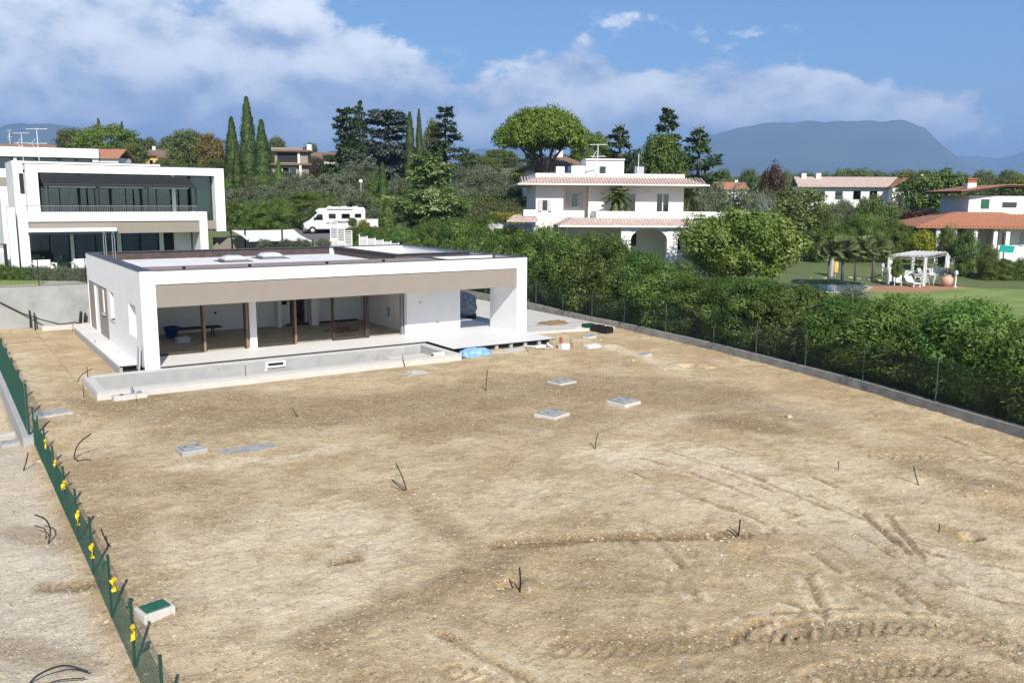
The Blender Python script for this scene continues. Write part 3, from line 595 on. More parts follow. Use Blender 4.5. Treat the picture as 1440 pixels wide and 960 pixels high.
c = inroom(257, 481); k = thing('carton', 'small whitish carton on the floor beside the plank table', 'box', (c[0], c[1], 0), .2)
MB().box(-.30, -.2, 0, .30, .2, .26).build('body', 'foam', k, bevel=.01); bx('flap', 'foam', k, -.30, -.34, .245, .30, -.203, .26)
c = inroom(488, 467); rub = [(rng.uniform(-.8, .8), rng.uniform(-.45, .45)) for i in range(26)]
for i, (x, y) in enumerate(rub):
    o = MB().box(-.12, -.07, 0, .12, .07, .10).build('offcut', 'brick_red' if i % 3 == 0 else 'wood_raw', None, bevel=.015); o.location = (c[0]+x, c[1]+.4+y, .003+.10*(i % 3 == 2)+.0*(i)); o.rotation_euler = (0, 0, rng.uniform(0, 3))
    tag(o, 'brick-red offcut in the rubble heap on the room floor' if i % 3 == 0 else 'raw timber offcut in the rubble heap on the room floor', 'offcut', 'offcuts heaped on the room floor'+(' (red)' if i % 3 == 0 else ' (timber)'))
c = inroom(540, 452); m = MB()
for i in range(7):
    pts = [(.42*math.cos(t)*(1+.06*math.sin(i*2+t)), .42*math.sin(t)*(1+.06*math.cos(i+t)), .05+.05*i+.02*math.sin(3*t+i)) for t in np.linspace(0, 6.28, 22)]; m.tube(pts, .028, 5)
o = m.build('hose_coil', 'yellow_coil'); o.location = (c[0], c[1], 0); tag(o, 'coil of yellow conduit in the corner of the end room', 'coil')
c = onZ(657, 446, 0.); k = thing('wrapped_pallet', 'pallet of goods in grey shrink film seen through the passage', 'pallet', (c[0]+.1, c[1]+.6, zg(c[0], c[1])), .35)
hz_ = -k.location.z
m = MB(); n = 22
for i in range(9):
    for j in range(n):
        t = 2*math.pi*j/n; q = (abs(math.cos(t))**5+abs(math.sin(t))**5)**-.2; s = [1, 1.04, 1.05, 1.03, 1.05, 1.02, .98, .90, .62][i]*(1+.06*math.sin(3*t+i*1.7))
        m.v.append((.62*q*math.cos(t)*s, .62*q*math.sin(t)*s, .14+i*.155+hz_+(.06*math.sin(2*t) if i == 8 else 0)))
m.f = [(i*n+j, i*n+(j+1) % n, (i+1)*n+(j+1) % n, (i+1)*n+j) for i in range(8) for j in range(n)]+[tuple(8*n+j for j in range(n))]
m.build('film', 'wrap_film', k, smooth=True)
for y in (-.5, -.07, .36): bx('bearer', 'wood_dark', k, -.6, y, 0, .6, y+.14, .09+hz_)
for i in range(5): bx('slat', 'wood_raw', k, -.6+i*.27, -.55, .09+hz_, -.48+i*.27, .55, .125+hz_)
# concrete apron beside the house
tag(MB().prism([(19.1, 1.2), (25.4, .3), (25.6, 8), (25.9, 17.2), (19.1, 17.2)], -.40, -.225).build('side_paving', 'concrete_lt'), 'pale concrete paving along the side of the house', kind='structure')
tag(MB().prism([(19.09, 2.7), (19.09, 8.3), (25.3, 8.3), (25.3, 2.7)], -.2, -.19).build('inner_paving', 'concrete_lt'), 'pale paving of the side yard', kind='structure')
c = onZ(778, 455, -.22); blob('dirt_heap', 'low heap of brown earth on the side paving', 'dirt', (c[0], c[1], -.24), 1.1, .6, .17, 'heap_dirt', 8, .45, 4)
# ================================================================ BACK RETAINING WALL
tag(MB().box(-34, 17.0, -1.8, 14.0, 17.38, 2.0).build('retaining_wall', 'concrete_wall'), 'stained grey concrete retaining wall behind the house', 'wall')
for k, (px, py0_, py1_) in enumerate(((43, 463, 438), (49, 462, 438), (112, 450, 428), (118, 452, 432))):
    a = onY(px, py0_, 16.8); tz = (py0_-py1_)*48/1215
    o = MB().tube([(0, 0, -.2), (.02, .05, tz*.5), (.10 if k > 1 else .02, .12, tz)], .06 if k > 1 else .04, 8).build('conduit', 'rubber'); o.location = (a[0], 16.75-.15*(k % 2), zg(a[0], 16.7)); tag(o, 'thick black corrugated conduit rising beside the house corner' if k > 1 else 'dark conduit stub standing against the retaining wall', 'conduit', 'conduits at the house corner' if k > 1 else 'conduit stubs at the retaining wall')
pts = [tuple(onY(a_, b_, 16.9 if a_ < 60 else 16.4)) for a_, b_ in ((0, 425), (30, 440), (60, 450), (85, 456), (105, 453), (120, 456))]
tag(MB().tube(pts, .035, 6).build('hanging_cable', 'rubber'), 'black cable sagging down the face of the retaining wall', 'cable')
c = onZ(85, 462, -.3); tag(MB().box(c[0]-.9, 16.0, -.5, c[0]+1.6, 16.6, -.13).build('kerb_block', 'concrete_lt'), 'pale concrete footing block at the foot of the retaining wall', 'block')
# ================================================================ PLOT DETAILS
def cover(name, label, cat, px, py, sx, sy, rz, h=.10, mat='galv', base='concrete_lt', group=None):
    c = onZ(px, py, -.33); k = thing(name, label, cat, (c[0], c[1], zg(c[0], c[1])-.03), rz, group)
    MB().box(-sx/2-.09, -sy/2-.09, -.1, sx/2+.09, sy/2+.09, h).build('collar', base, k, bevel=.02)
    l = MB().box(-sx/2, -sy/2, h, sx/2, sy/2, h+.05).build('lid', mat, k, bevel=.012)
    MB().box(-sx/2-.02, -sy/2-.02, h+.001, sx/2+.02, sy/2+.02, h+.028).build('rim', 'grey_trim', k)
    for s in (-1, 1): MB().box(s*sx*.3-.05, -.02, h+.05, s*sx*.3+.05, .02, h+.058).build('lifting_slot', 'black', l)
    return k
cover('manhole_cover', 'raised square metal manhole cover with crumbling mortar collar, foremost of the three', 'manhole', 776, 584, .72, .72, .35, .14)
cover('manhole_cover', 'square metal manhole cover on a broken white mortar collar nearest the hedge', 'manhole', 877, 567, .72, .72, .15, .12)
cover('manhole_cover', 'low square metal manhole cover closest to the terrace slab', 'manhole', 790, 537, .72, .66, .1, .08)
cover('manhole_cover', 'flat whitish inspection lid half buried in front of the pool', 'manhole', 584, 526, .75, .42, .1, .03, 'concrete_lt')
cover('inspection_box', 'small grey concrete inspection box beside the long metal slab', 'manhole', 269, 635, .55, .50, .1, .16, 'galv', 'concrete')
c = onZ(347, 631, -.33); k = thing('slab_cover', 'long grey metal cover slab lying flush with the earth', 'slab', (c[0], c[1], zg(c[0], c[1])), .08)
for i in range(2): MB().box(-.82+i*.83, -.34, -.06, -.01+i*.83, .34, .025).build('plate', 'galv', k, bevel=.012)
c = onZ(218, 860, -.33); k = thing('valve_box', 'irrigation valve box with green lid in a white concrete frame', 'valve box', (c[0], c[1], zg(c[0], c[1])-.02), .22)
MB().plate(-.28, -.22, .28, .22, -.06, .17, [(-.20, -.14, .20, .14)]).build('frame', 'concrete_lt', k, bevel=.015); MB().box(-.22, -.16, .172, .22, .16, .205).build('lid', 'green_lid', k, bevel=.012)
for q in ((10, 608, .7, .5, 'pale concrete box lid on the neighbouring plot'), (16, 626, .62, .55, 'bluish metal inspection lid at the foot of the boundary wall')):
    c = onZ(q[0], q[1], -.7); k = thing('inspection_pit', q[4], 'manhole', (c[0], c[1], zg(c[0], c[1])), .12)
    MB().box(-q[2]/2, -q[3]/2, -.1, q[2]/2, q[3]/2, .12).build('collar', 'concrete', k, bevel=.02); MB().box(-q[2]/2+.06, -q[3]/2+.06, .12, q[2]/2-.06, q[3]/2-.06, .15).build('lid', 'concrete_lt' if q[0] == 10 else 'galv', k, bevel=.01)
c = onZ(72, 583, -.33); k = thing('metal_plate', 'grey metal lid lying in the fence shadow by the green mesh', 'lid', (c[0], c[1], zg(c[0], c[1])), .1); MB().box(-.5, -.35, -.05, .5, .35, .06).build('plate', 'galv', k, bevel=.01)
MB().box(-.58, -.42, -.06, .58, .42, .02).build('collar', 'concrete_lt', k, bevel=.01)
tag(MB().box(-12, -3.2, -1.1, -5.6, -1.4, -.78).build('concrete_strip', 'concrete_lt'), 'white concrete strip across the neighbouring plot', 'slab')
# right-hand scatter by the terrace end
c = onZ(793, 491, -.33); k = thing('concrete_block', 'small pale block with a red brick standing on it by the terrace', 'block', (c[0], c[1], zg(c[0], c[1]))); MB().box(-.22, -.18, -.02, .22, .18, .26).build('block', 'foam', k, bevel=.015); bx('brick', 'brick_red', k, -.20, .0, .262, -.08, .12, .58)
for i, (px, py) in enumerate(((752, 484), (758, 488), (766, 485), (772, 487), (745, 489), (762, 491))):
    c = onZ(px, py, -.3); o = MB().box(-.45+.05*i, -.06, 0, .45-.03*i, .06, .05).build('foam_offcut', 'foam'); o.location = (c[0], min(c[1], -2.75), zg(c[0], c[1])+.04*(i % 3)); o.rotation_euler = (0, .04, .5*i); tag(o, 'white foam strip offcut scattered at the end of the terrace', 'offcut', 'foam offcuts by the terrace')
for i, (px, py, sx, sy, lab) in enumerate(((832, 488, .9, .5, 'pale stacked slab pieces beside the stony track'), (829, 474, .7, .4, 'bluish plastic sheet folded on a slab near the side paving'), (905, 500, .9, .5, 'light grey concrete cover close to the hedge wall'), (815, 462, .8, .5, 'white insulation board lying beside the dark crates'))):
    c = onZ(px, py, -.3); k = thing('slab_piece', lab, 'slab', (c[0], c[1], zg(c[0], c[1])-.02), .2*i)
    MB().box(-sx/2, -sy/2, -.05, sx/2, sy/2, .12).build('slab', 'concrete_lt', k, bevel=.02); MB().box(-sx/2+.08, -sy/2+.05, .121, sx/2-.05, sy/2-.08, .17).build('top_piece', ('foam', 'blue_film', 'galv', 'foam')[i], k, bevel=.02)
for i, (px, py) in enumerate(((825, 463), (838, 465), (850, 468))):
    c = onZ(px, py, -.3); k = thing('crate', 'dark open crate in the row at the foot of the hedge wall', 'crate', (c[0]+.3, c[1]+.2, zg(c[0], c[1])), .1*i, 'dark crates by the hedge wall')
    MB().plate(-.32, -.24, .32, .24, .04, .34, [(-.28, -.20, .28, .20)]).build('side', 'black' if i else 'green_metal', k); bx('base', 'black', k, -.32, -.24, 0, .32, .24, .039)
# ---- conduits and cables standing out of the earth
def stalk(px, py, pts, r, label, h0=-.33, name='conduit_end', cat='conduit', group=None, mat='rubber'):
    c = onZ(px, py, h0); o = MB().tube(curve2(pts), r*.65, 6).build(name, mat, None, smooth=True); o.location = (c[0], c[1], zg(c[0], c[1])-.02); return tag(o, label, cat, group)
def curve2(pts, n=6):
    p = np.array([pts[0]]+list(pts)+[pts[-1]], float); out = []
    for i in range(1, len(p)-2):
        for t in np.linspace(0, 1, n, endpoint=False): out.append(.5*((2*p[i])+(-p[i-1]+p[i+1])*t+(2*p[i-1]-5*p[i]+4*p[i+1]-p[i+2])*t*t+(-p[i-1]+3*p[i]-3*p[i+1]+p[i+2])*t**3))
    return out+[p[-2]]
rr_, ff_ = RH, FH
def L(a, b, z): v = rr_*a+ff_*b; return (v[0], v[1], z)          # along the view's right, away, up
ST = [(572, 688, [L(0, 0, 0), L(-.10, 0, .35), L(-.28, .05, .72)], .022, 'long black conduit leaning out of the earth, the bent pair'),
      (571, 689, [L(0, 0, 0), L(-.15, 0, .12), L(-.36, .1, .26)], .020, 'short black conduit branching from the foot of the long leaning one'),
      (731, 832, [L(0, 0, 0), L(.01, 0, .25), L(-.01, 0, .52)], .024, 'upright black conduit beside the small pit'),
      (728, 828, [L(0, 0, 0), L(-.06, 0, .12), L(-.16, 0, .16)], .016, 'thin black wire curling at the small pit'),
      (1038, 750, [L(0, 0, 0), L(.02, 0, .2), L(.03, 0, .40)], .026, 'black conduit standing among white stones'),
      (1037, 752, [L(0, 0, 0), L(-.10, 0, .10), L(-.24, 0, .20)], .018, 'thin wire arching from the conduit among white stones'),
      (837, 630, [L(0, 0, 0), L(.02, 0, .3), L(.08, 0, .5)], .02, 'forked dark stalk in the brown earth below the manholes'),
      (836, 630, [L(0, 0, 0), L(-.06, 0, .14), L(-.14, 0, .22)], .014, 'short prong of the forked stalk below the manholes'),
      (683, 549, [L(0, 0, 0), L(.03, 0, .45), L(.06, 0, .85)], .022, 'tall thin black conduit in the darker earth facing the terrace'),
      (419, 584, [L(0, 0, 0), L(-.10, 0, .18), L(-.20, 0, .34)], .02, 'short black conduit leaning in the brown earth off the pool'),
      (346, 538, [L(0, 0, 0), L(0, 0, .4), L(.0, 0, .75)], .02, 'thin stake at the pool edge below the skimmer'),
      (570, 515, [L(0, 0, 0), L(-.08, 0, .3), L(-.12, 0, .55)], .022, 'black conduit bent against the pool coping near its steps'),
      (1292, 682, [L(0, 0, 0), L(-.10, 0, .26), L(-.17, 0, .52)], .022, 'black conduit leaning from the stony mound by the hedge'),
      (112, 645, [L(0, 0, 0), L(-.20, .1, .10), L(-.10, .2, .45), L(.22, .3, .72)], .028, 'thick black conduit curving up like a hook near the fence'),
      (113, 646, [L(-.1, 0, .03), L(.12, 0, .08), L(.3, .05, .05)], .018, 'loose black wire on the ground by the hooked conduit'),
      (157, 765, [L(0, 0, 0), L(-.14, .05, .14), L(-.30, .2, .34)], .024, 'black conduit leaning towards the fence from the open ground'),
      (67, 758, [L(0, 0, 0), L(.02, .1, .3), L(-.16, .25, .48), L(-.46, .4, .52)], .024, 'black conduit arching over the neighbouring gravel'),
      (64, 752, [L(0, 0, .02), L(-.06, .1, .2), L(-.34, .2, .25)], .016, 'thin wire beside the conduit arching over the gravel'),
      (38, 955, [L(0, 0, 0), L(.18, .06, .16), L(.52, .12, .26), L(.85, .16, .14)], .022, 'black conduit bowed low over the near gravel corner'),
      (50, 960, [L(0, 0, 0), L(.3, .08, .10), L(.68, .12, .12)], .014, 'thin wire under the bowed conduit on the gravel'),
      (32, 657, [L(0, 0, 0), L(.05, .1, .25), L(.12, .1, .5)], .026, 'black conduit leaning at the metal lid beyond the fence'),
      (30, 583, [L(0, 0, 0), L(.2, .1, .2), L(.4, .1, .18)], .024, 'black conduit bent over rubble beyond the fence'),
      (124, 540, [L(0, 0, 0), L(0, 0, .4), L(.0, 0, .75)], .022, 'upright black conduit at the pool corner'),
      (108, 535, [L(0, 0, 0), L(.2, .1, .3), L(.55, .2, .5)], .026, 'black conduit slanting up to the upright one at the pool corner'),
      (118, 558, [L(0, 0, 0), L(0, 0, .3), L(0, 0, .5)], .02, 'short stake standing in front of the pool corner'),
      (192, 566, [L(0, 0, 0), L(0, 0, .2), L(0, 0, .3)], .014, 'thin stake beside the valve block'),
      (133, 491, [L(0, 0, 0), L(.03, 0, .3), L(.05, 0, .5)], .02, 'short dark stub beside the left terrace slab'),
      (102, 464, [L(0, 0, 0), L(.03, 0, .2), L(.05, 0, .4)], .024, 'dark stub near the conduits at the retaining wall'),
      (148, 505, [L(0, 0, 0), L(.3, 0, .25), L(.65, 0, .42)], .018, 'thin rod leaning over the left terrace slab'),
      (116, 472, [L(0, 0, 0), L(0, 0, .15), L(.03, 0, .25)], .02, 'low dark stub in the left strip of stony earth'),
      (806, 490, [L(0, 0, 0), L(-.1, 0, .3), L(-.15, 0, .55)], .018, 'thin cable standing by the block with the brick'),
      (744, 497, [L(0, 0, 0), L(-.1, 0, .15), L(-.2, 0, .3)], .02, 'short black conduit off the terrace edge beside the foam'),
      (1320, 745, [L(0, 0, 0), L(.01, 0, .12), L(.0, 0, .22)], .02, 'small dark stub in the scraped pale ground'),
      (1178, 660, [L(0, 0, 0), L(.02, 0, .15), L(.0, 0, .26)], .02, 'stubby dark peg on the pale scraped slope')]
for q in ST: stalk(*q)
# ---- loose stones
def rock(seed):
    r_ = np.random.RandomState(seed); m = MB(); t = (1+5**.5)/2
    v = np.array([(-1, t, 0), (1, t, 0), (-1, -t, 0), (1, -t, 0), (0, -1, t), (0, 1, t), (0, -1, -t), (0, 1, -t), (t, 0, -1), (t, 0, 1), (-t, 0, -1), (-t, 0, 1)])/1.9
    v = v*(1+.45*(r_.rand(12, 1)-.5))*(1, .8, .62)
    m.v = [tuple(p) for p in v]; m.f = [(0, 11, 5), (0, 5, 1), (0, 1, 7), (0, 7, 10), (0, 10, 11), (1, 5, 9), (5, 11, 4), (11, 10, 2), (10, 7, 6), (7, 1, 8), (3, 9, 4), (3, 4, 2), (3, 2, 6), (3, 6, 8), (3, 8, 9), (4, 9, 5), (2, 4, 11), (6, 2, 10), (8, 6, 7), (9, 8, 1)]
    return m
rocks = [rock(i).mesh('stone', 'stone_pale' if i % 2 else 'stone') for i in range(8)]
SP = [(993, 800, .10), (960, 766, .06), (957, 759, .05), (968, 771, .05), (1000, 757, .08), (995, 748, .06), (1080, 768, .08), (1060, 808, .05), (1063, 806, .08), (1082, 825, .06), (1045, 837, .06), (1030, 836, .05), (1390, 893, .09), (1318, 873, .06), (1066, 604, .13), (1110, 586, .16), (1235, 585, .10),
      (893, 668, .06), (655, 690, .06), (612, 864, .05), (266, 918, .07), (245, 890, .06), (268, 915, .05), (205, 945, .06), (745, 660, .06), (832, 755, .05), (870, 585, .08), (150, 870, .07), (140, 862, .08), (132, 868, .05), (60, 650, .12), (55, 645, .09), (20, 720, .07), (1020, 755, .07), (1025, 765, .06), (1045, 745, .06), (1050, 752, .05), (1330, 720, .07), (1300, 707, .06), (1270, 690, .07), (1360, 700, .08), (1395, 690, .08), (1420, 700, .06), (700, 820, .05), (722, 826, .05), (745, 830, .05),
      (90, 570, .10), (110, 585, .08), (830, 500, .12), (870, 495, .14), (850, 505, .10), (890, 508, .12), (920, 512, .10), (845, 478, .12), (880, 484, .13), (935, 520, .1), (800, 505, .08), (1000, 528, .09), (640, 655, .05), (560, 700, .06), (590, 705, .06), (610, 695, .07), (640, 710, .05), (520, 760, .05), (430, 770, .05), (1150, 640, .05), (1180, 650, .06)]
def stone(px, py, sz, lab, grp, k):
    c = onZ(px, py, -.33); o = link('stone', rocks[k % 8]); o.location = (c[0], c[1], zg(c[0], c[1])+sz*.05); o.scale = (sz*.95, sz*.9, sz*.8); o.rotation_euler = (rng.uniform(-.3, .3), rng.uniform(-.3, .3), rng.uniform(0, 6)); tag(o, lab, 'stone', grp)
for k, (px, py, sz) in enumerate(SP): stone(px, py, sz, 'loose pale stone lying on the bare brown earth', 'loose stones on the plot', k)
for k in range(70): stone(rng.gauss(1010, 50) if k < 25 else rng.uniform(560, 720) if k < 45 else rng.gauss(1350, 50), rng.gauss(775, 25) if k < 25 else rng.gauss(705, 14) if k < 45 else rng.gauss(690, 14), rng.uniform(.03, .06), 'loose pale stone lying on the bare brown earth', 'loose stones on the plot', k)
# gravel: small stones nobody could count
gr = MB(); gv = []; gf = []; N = 26000; rs = np.random.RandomState(21)
gx = rs.uniform(-9.5, 23, N); gy = -31+28*rs.rand(N)**1.35; den = fbm(gx*.5, gy*.5, 3); ok = (den > .36+.15*rs.rand(N)) & (gx < wall_x_at(gy)-.4) & ~((gx > -2.6) & (gx < 13.2) & (gy > -3.9)); gx, gy = gx[ok], gy[ok]
gs = (.007+.020*rs.rand(len(gx))**4)*(1+.025*(gy+31)); oct_ = np.array([(1, 0, 0), (0, 1, 0), (-1, 0, 0), (0, -1, 0), (0, 0, .7), (0, 0, -.5)])
of = np.array([(0, 1, 4), (1, 2, 4), (2, 3, 4), (3, 0, 4), (1, 0, 5), (2, 1, 5), (3, 2, 5), (0, 3, 5)])
ix = np.clip(np.searchsorted(_gx, gx)-1, 0, len(_gx)-1); iy = np.clip(np.searchsorted(_gy, gy)-1, 0, len(_gy)-1); gz = _gz[iy, ix]
vv = (oct_[None]*(1+.7*(rs.rand(len(gx), 6, 1)-.5))*gs[:, None, None]); a_ = rs.rand(len(gx))*6.28; ca, sa = np.cos(a_)[:, None], np.sin(a_)[:, None]
vv = np.stack([vv[..., 0]*ca-vv[..., 1]*sa+gx[:, None], vv[..., 0]*sa+vv[..., 1]*ca+gy[:, None], vv[..., 2]+gz[:, None]+gs[:, None]*.1], -1).reshape(-1, 3)
ff = (of[None]+6*np.arange(len(gx))[:, None, None]).reshape(-1, 3); me = bpy.data.meshes.new('gravel'); me.from_pydata(vv.tolist(), [], ff.tolist()); me.materials.append(M['gravel']); tag(link('gravel', me), 'fine pale gravel strewn over the earth', 'gravel', kind='stuff')
# ================================================================ FENCES
def wires(m, segs, r):
    for (p, q) in segs: m.tube([p, q], r, 3, cap=False)
    return m
XF = -4.80
fen = thing('mesh_fence', 'low dark green wire mesh fence on thin posts between the two plots', 'fence', (0, 0, 0))
fy = [-25.55, -23.5, -21.47, -19.43, -17.43, -15.5, -13.5, -11.6, -9.9, -8.6]
for i, y in enumerate(fy): MB().box(XF-.022, y-.022, zg(XF, y)-.15, XF+.022, y+.022, zg(XF, y)+1.16).build('post', 'green_metal', fen)
for i in range(len(fy)-1):
    m = MB(); y0, y1 = fy[i], fy[i+1]; z0, z1 = zg(XF, y0), zg(XF, y1); hz = lambda y: z0+(z1-z0)*(y-y0)/(y1-y0); sg = lambda y: -.05*math.sin(math.pi*(y-y0)/(y1-y0))
    for y in np.arange(y0+.06, y1-.02, .062): m.tube([(XF-.024, y, hz(y)+.03), (XF-.024, y, hz(y)+1.0+sg(y))], .0034, 3, cap=False)
    for h in np.arange(.04, 1.0, .10): m.tube([(XF-.024, y, hz(y)+h+sg(y)*h) for y in np.linspace(y0, y1, 6)], .0032, 3, cap=False)
    m.build('wire_mesh', 'wire_green', fen)
TG = ((64, 625, .30, .10), (78, 652, .16, .12), (91, 682, .22, .20), (111, 728, .34, .13), (131, 775, .36, .10), (161, 823, .26, .16), (188, 890, .30, .26))
for i, (px, py, h, w_) in enumerate(TG):
    h, w_ = h*(.85 if i % 2 else .75), w_*(.9 if i % 3 else .7)
    c = onX(px, py, XF-.04); m = MB(); n = 7; r_ = random.Random(i)
    for j in range(n):
        t = j/(n-1); wj = w_*(.35+.65*t)*(1 if i % 2 else .9+.2*math.sin(6*t)); s = .035*math.sin(7*t+i)
        m.v += [(s-.02, -wj/2+.04*math.sin(3*t+i), h*(.5-t)), (-s-.02, wj/2, h*(.5-t)+.02*math.sin(5*t)), (-s-.014, wj/2, h*(.5-t)+.02*math.sin(5*t)), (s-.014, -wj/2+.04*math.sin(3*t+i), h*(.5-t))]
    m.f = [(4*j+a, 4*j+(a+1) % 4, 4*j+4+(a+1) % 4, 4*j+4+a) for j in range(n-1) for a in range(4)]+[(3, 2, 1, 0), (4*n-4, 4*n-3, 4*n-2, 4*n-1)]
    k = thing('warning_tape', 'scrap of yellow tape knotted to the low wire fence', 'tape', c, (-.9, -.5, -1.1, -.7, -.6, -1.0, -1.2)[i], 'yellow tape scraps on the fence'); m.build('strip', 'yellow_tape', k); MB().box(-.02, -.03, h*.5-.02, .03, .03, h*.5+.03).build('knot', 'yellow_tape', k)
# tall green fence on the boundary wall
bw = thing('boundary_wall', 'low pale concrete wall carrying the tall green mesh fence', 'wall', (0, 0, 0))
for i, (y0, y1) in enumerate(((-8.5, -2.2), (-2.19, 4.1), (4.11, 10.4), (10.41, 16.98))): MB().box(XF-.30, y0, -1.2, XF+.02, y1, -.16).build('wall_bay', 'concrete', bw)
tf = thing('mesh_fence', 'tall dense green welded mesh fence standing on the pale boundary wall', 'fence', (0, 0, 0))
ty = np.linspace(-8.2, 16.6, 11)
for y in ty: MB().box(XF-.13, y-.03, -.16, XF-.07, y+.03, 1.42).build('post', 'green_metal', tf)
for y0, y1 in zip(ty[:-1], ty[1:]):
    m = MB()
    for y in np.arange(y0+.05, y1, .05): m.tube([(XF-.14, y, -.12), (XF-.14, y, 1.38)], .0032, 3, cap=False)
    for h in np.arange(-.12, 1.40, .2): m.tube([(XF-.14, y0, h), (XF-.14, y1, h)], .0035, 3, cap=False)
    m.build('mesh_panel', 'wire_green', tf)
# hedge-side wall and chain-link fence
hw = thing('hedge_wall', 'low weathered concrete wall running along the foot of the tall hedge', 'wall', (0, 0, 0))
hf = thing('chain_link_fence', 'grey green chain-link fence with slim posts on the hedge wall', 'fence', (0, 0, 0))
dense = []
for (a, b) in zip(WALLP[:-1], WALLP[1:]):
    n = max(1, int(math.hypot(b[0]-a[0], b[1]-a[1])/3)); dense += [(a[0]+(b[0]-a[0])*t, a[1]+(b[1]-a[1])*t) for t in np.arange(n)/n]
dense.append(WALLP[-1]); dense = [(p[0], p[1]) for p in dense]
wtop = lambda y: -.02+.22*sst(3, 12, y)
for i, (a, b) in enumerate(zip(dense[:-1], dense[1:])):
    d = np.array([b[0]-a[0], b[1]-a[1]]); Ld = np.linalg.norm(d); d /= Ld; n = np.array([-d[1], d[0]])
    q = lambda p, s, z: (p[0]+n[0]*s, p[1]+n[1]*s, z); za, zb = wtop(a[1]), wtop(b[1]); b2 = (b[0]-d[0]*.008, b[1]-d[1]*.008)
    m = MB(); m.add([q(a, -.02, -1), q(b2, -.02, -1), q(b2, .24, -1), q(a, .24, -1), q(a, -.02, za), q(b2, -.02, zb), q(b2, .24, zb), q(a, .24, za)], [(3, 2, 1, 0), (4, 5, 6, 7), (0, 1, 5, 4), (1, 2, 6, 5), (2, 3, 7, 6), (3, 0, 4, 7)])
    m.build('wall_bay', 'concrete_old', hw)
    if i % 1 == 0:
        MB().tube([q(a, .1, za-.01), q(a, .1, za+1.55)], .028, 6).build('post', 'wire_grey', hf)
    m = MB(); nn = int(Ld/.075); Hh = 1.45
    P3 = lambda t, h: q((a[0]+d[0]*t, a[1]+d[1]*t), .10, za+(zb-za)*t/Ld+.03+h)
    for j in range(-int(Hh/.075), nn):
        for sgn in (0, 1):
            t0, t1 = j*.075, j*.075+Hh; h0, h1 = 0., Hh
            if t0 < 0: h0 = -t0; t0 = 0
            if t1 > Ld: h1 -= t1-Ld; t1 = Ld
            if h1-h0 < .02: continue
            A_, B_ = (P3(t0, h0), P3(t1, h1)) if not sgn else (P3(Ld-t0, h0), P3(Ld-t1, h1)); m.tube([A_, B_], .0022, 3, cap=False)
    for h in (.0, .72, 1.45): m.tube([P3(0, h), P3(Ld, h)], .004, 3, cap=False)
    m.build('wire_mesh', 'wire_grey', hf)
# ================================================================ VEGETATION
def leafmesh(name, pos, nrm, Ln, Wd, mat, rs, tint=None, align=None):
    """one small rhombic leaf per position"""
    n = len(pos); nrm = nrm/(np.linalg.norm(nrm, axis=1, keepdims=True)+1e-9)
    t = rs.normal(size=(n, 3)) if align is None else align+.35*rs.normal(size=(n, 3))
    t -= nrm*(t*nrm).sum(1, keepdims=True); t /= np.linalg.norm(t, axis=1, keepdims=True)+1e-9; b = np.cross(nrm, t)
    a = t+nrm*(rs.uniform(-.5, .7, (n, 1))); a /= np.linalg.norm(a, axis=1, keepdims=True)
    L_ = (Ln*rs.uniform(.65, 1.3, (n, 1))); W_ = (Wd*rs.uniform(.7, 1.25, (n, 1)))
    v = np.stack([pos, pos+a*L_*.5+b*W_*.5, pos+a*L_, pos+a*L_*.5-b*W_*.5], 1).reshape(-1, 3).astype(np.float32)
    me = bpy.data.meshes.new(name); me.vertices.add(4*n); me.vertices.foreach_set('co', v.ravel()); me.loops.add(4*n); me.loops.foreach_set('vertex_index', np.arange(4*n, dtype=np.int32))
    me.polygons.add(n); me.polygons.foreach_set('loop_start', np.arange(0, 4*n, 4, dtype=np.int32)); me.polygons.foreach_set('loop_total', np.full(n, 4, np.int32))
    ti = rs.rand(n) if tint is None else np.clip(tint+.28*(rs.rand(n)-.5), 0, 1); at_ = me.attributes.new('tint', 'FLOAT', 'POINT'); at_.data.foreach_set('value', np.repeat(ti, 4).astype(np.float32))
    me.materials.append(M[mat]); me.update(calc_edges=True); return me
def sph(rs, n):
    d = rs.normal(size=(n, 3)); return d/np.linalg.norm(d, axis=1, keepdims=True)
def clumps(rs, cen, rad, per, squash=.8, inner=.45, up=.35):
    """leaves scattered over clump balls"""
    k = len(cen); d = sph(rs, k*per); rr = (inner+(1-inner)*rs.rand(k*per)**.5)[:, None]; c = np.repeat(cen, per, 0); r_ = np.repeat(rad, per)[:, None]
    pos = c+d*rr*r_*(1, 1, squash); nr = d+np.array([0, 0, up]); ti = np.repeat(rs.rand(k), per); return pos, nr, ti
def ell(rs, k, rx, ry, rz, zc, fill=.55, lump=.18, zmin=None):
    d = sph(rs, k); q = fill+(1-fill)*rs.rand(k)**.6; p = d*q[:, None]; l = 1+lump*2*(fbm(d[:, 0]*1.6+rs.rand()*50, d[:, 1]*1.6+d[:, 2], 3)-.45)
    p = p*l[:, None]*(rx, ry, rz)+(0, 0, zc)
    return p
def limbs(rs, h, r, n, spread, top, name, mat='trunk', lean=0.):
    m = MB(); m.tube([(0, 0, -.4), (lean*.2, 0, h*.3), (lean*.6, .05, h*.7), (lean, 0, h)], [r*1.25, r, r*.8, r*.6], 8)
    for i in range(n):
        a = 6.283*i/n+rs.rand(); z0 = h*(.55+.45*rs.rand()); e = spread*(.6+.5*rs.rand()); zt = z0+(top-z0)*(.5+.4*rs.rand())
        m.tube([(lean*.6, 0, z0), (math.cos(a)*e*.4+lean*.6, math.sin(a)*e*.4, z0+(zt-z0)*.55), (math.cos(a)*e, math.sin(a)*e, zt)], [r*.5, r*.3, r*.08], 6)
    return m.mesh(name, mat, True)
PROTO = {}
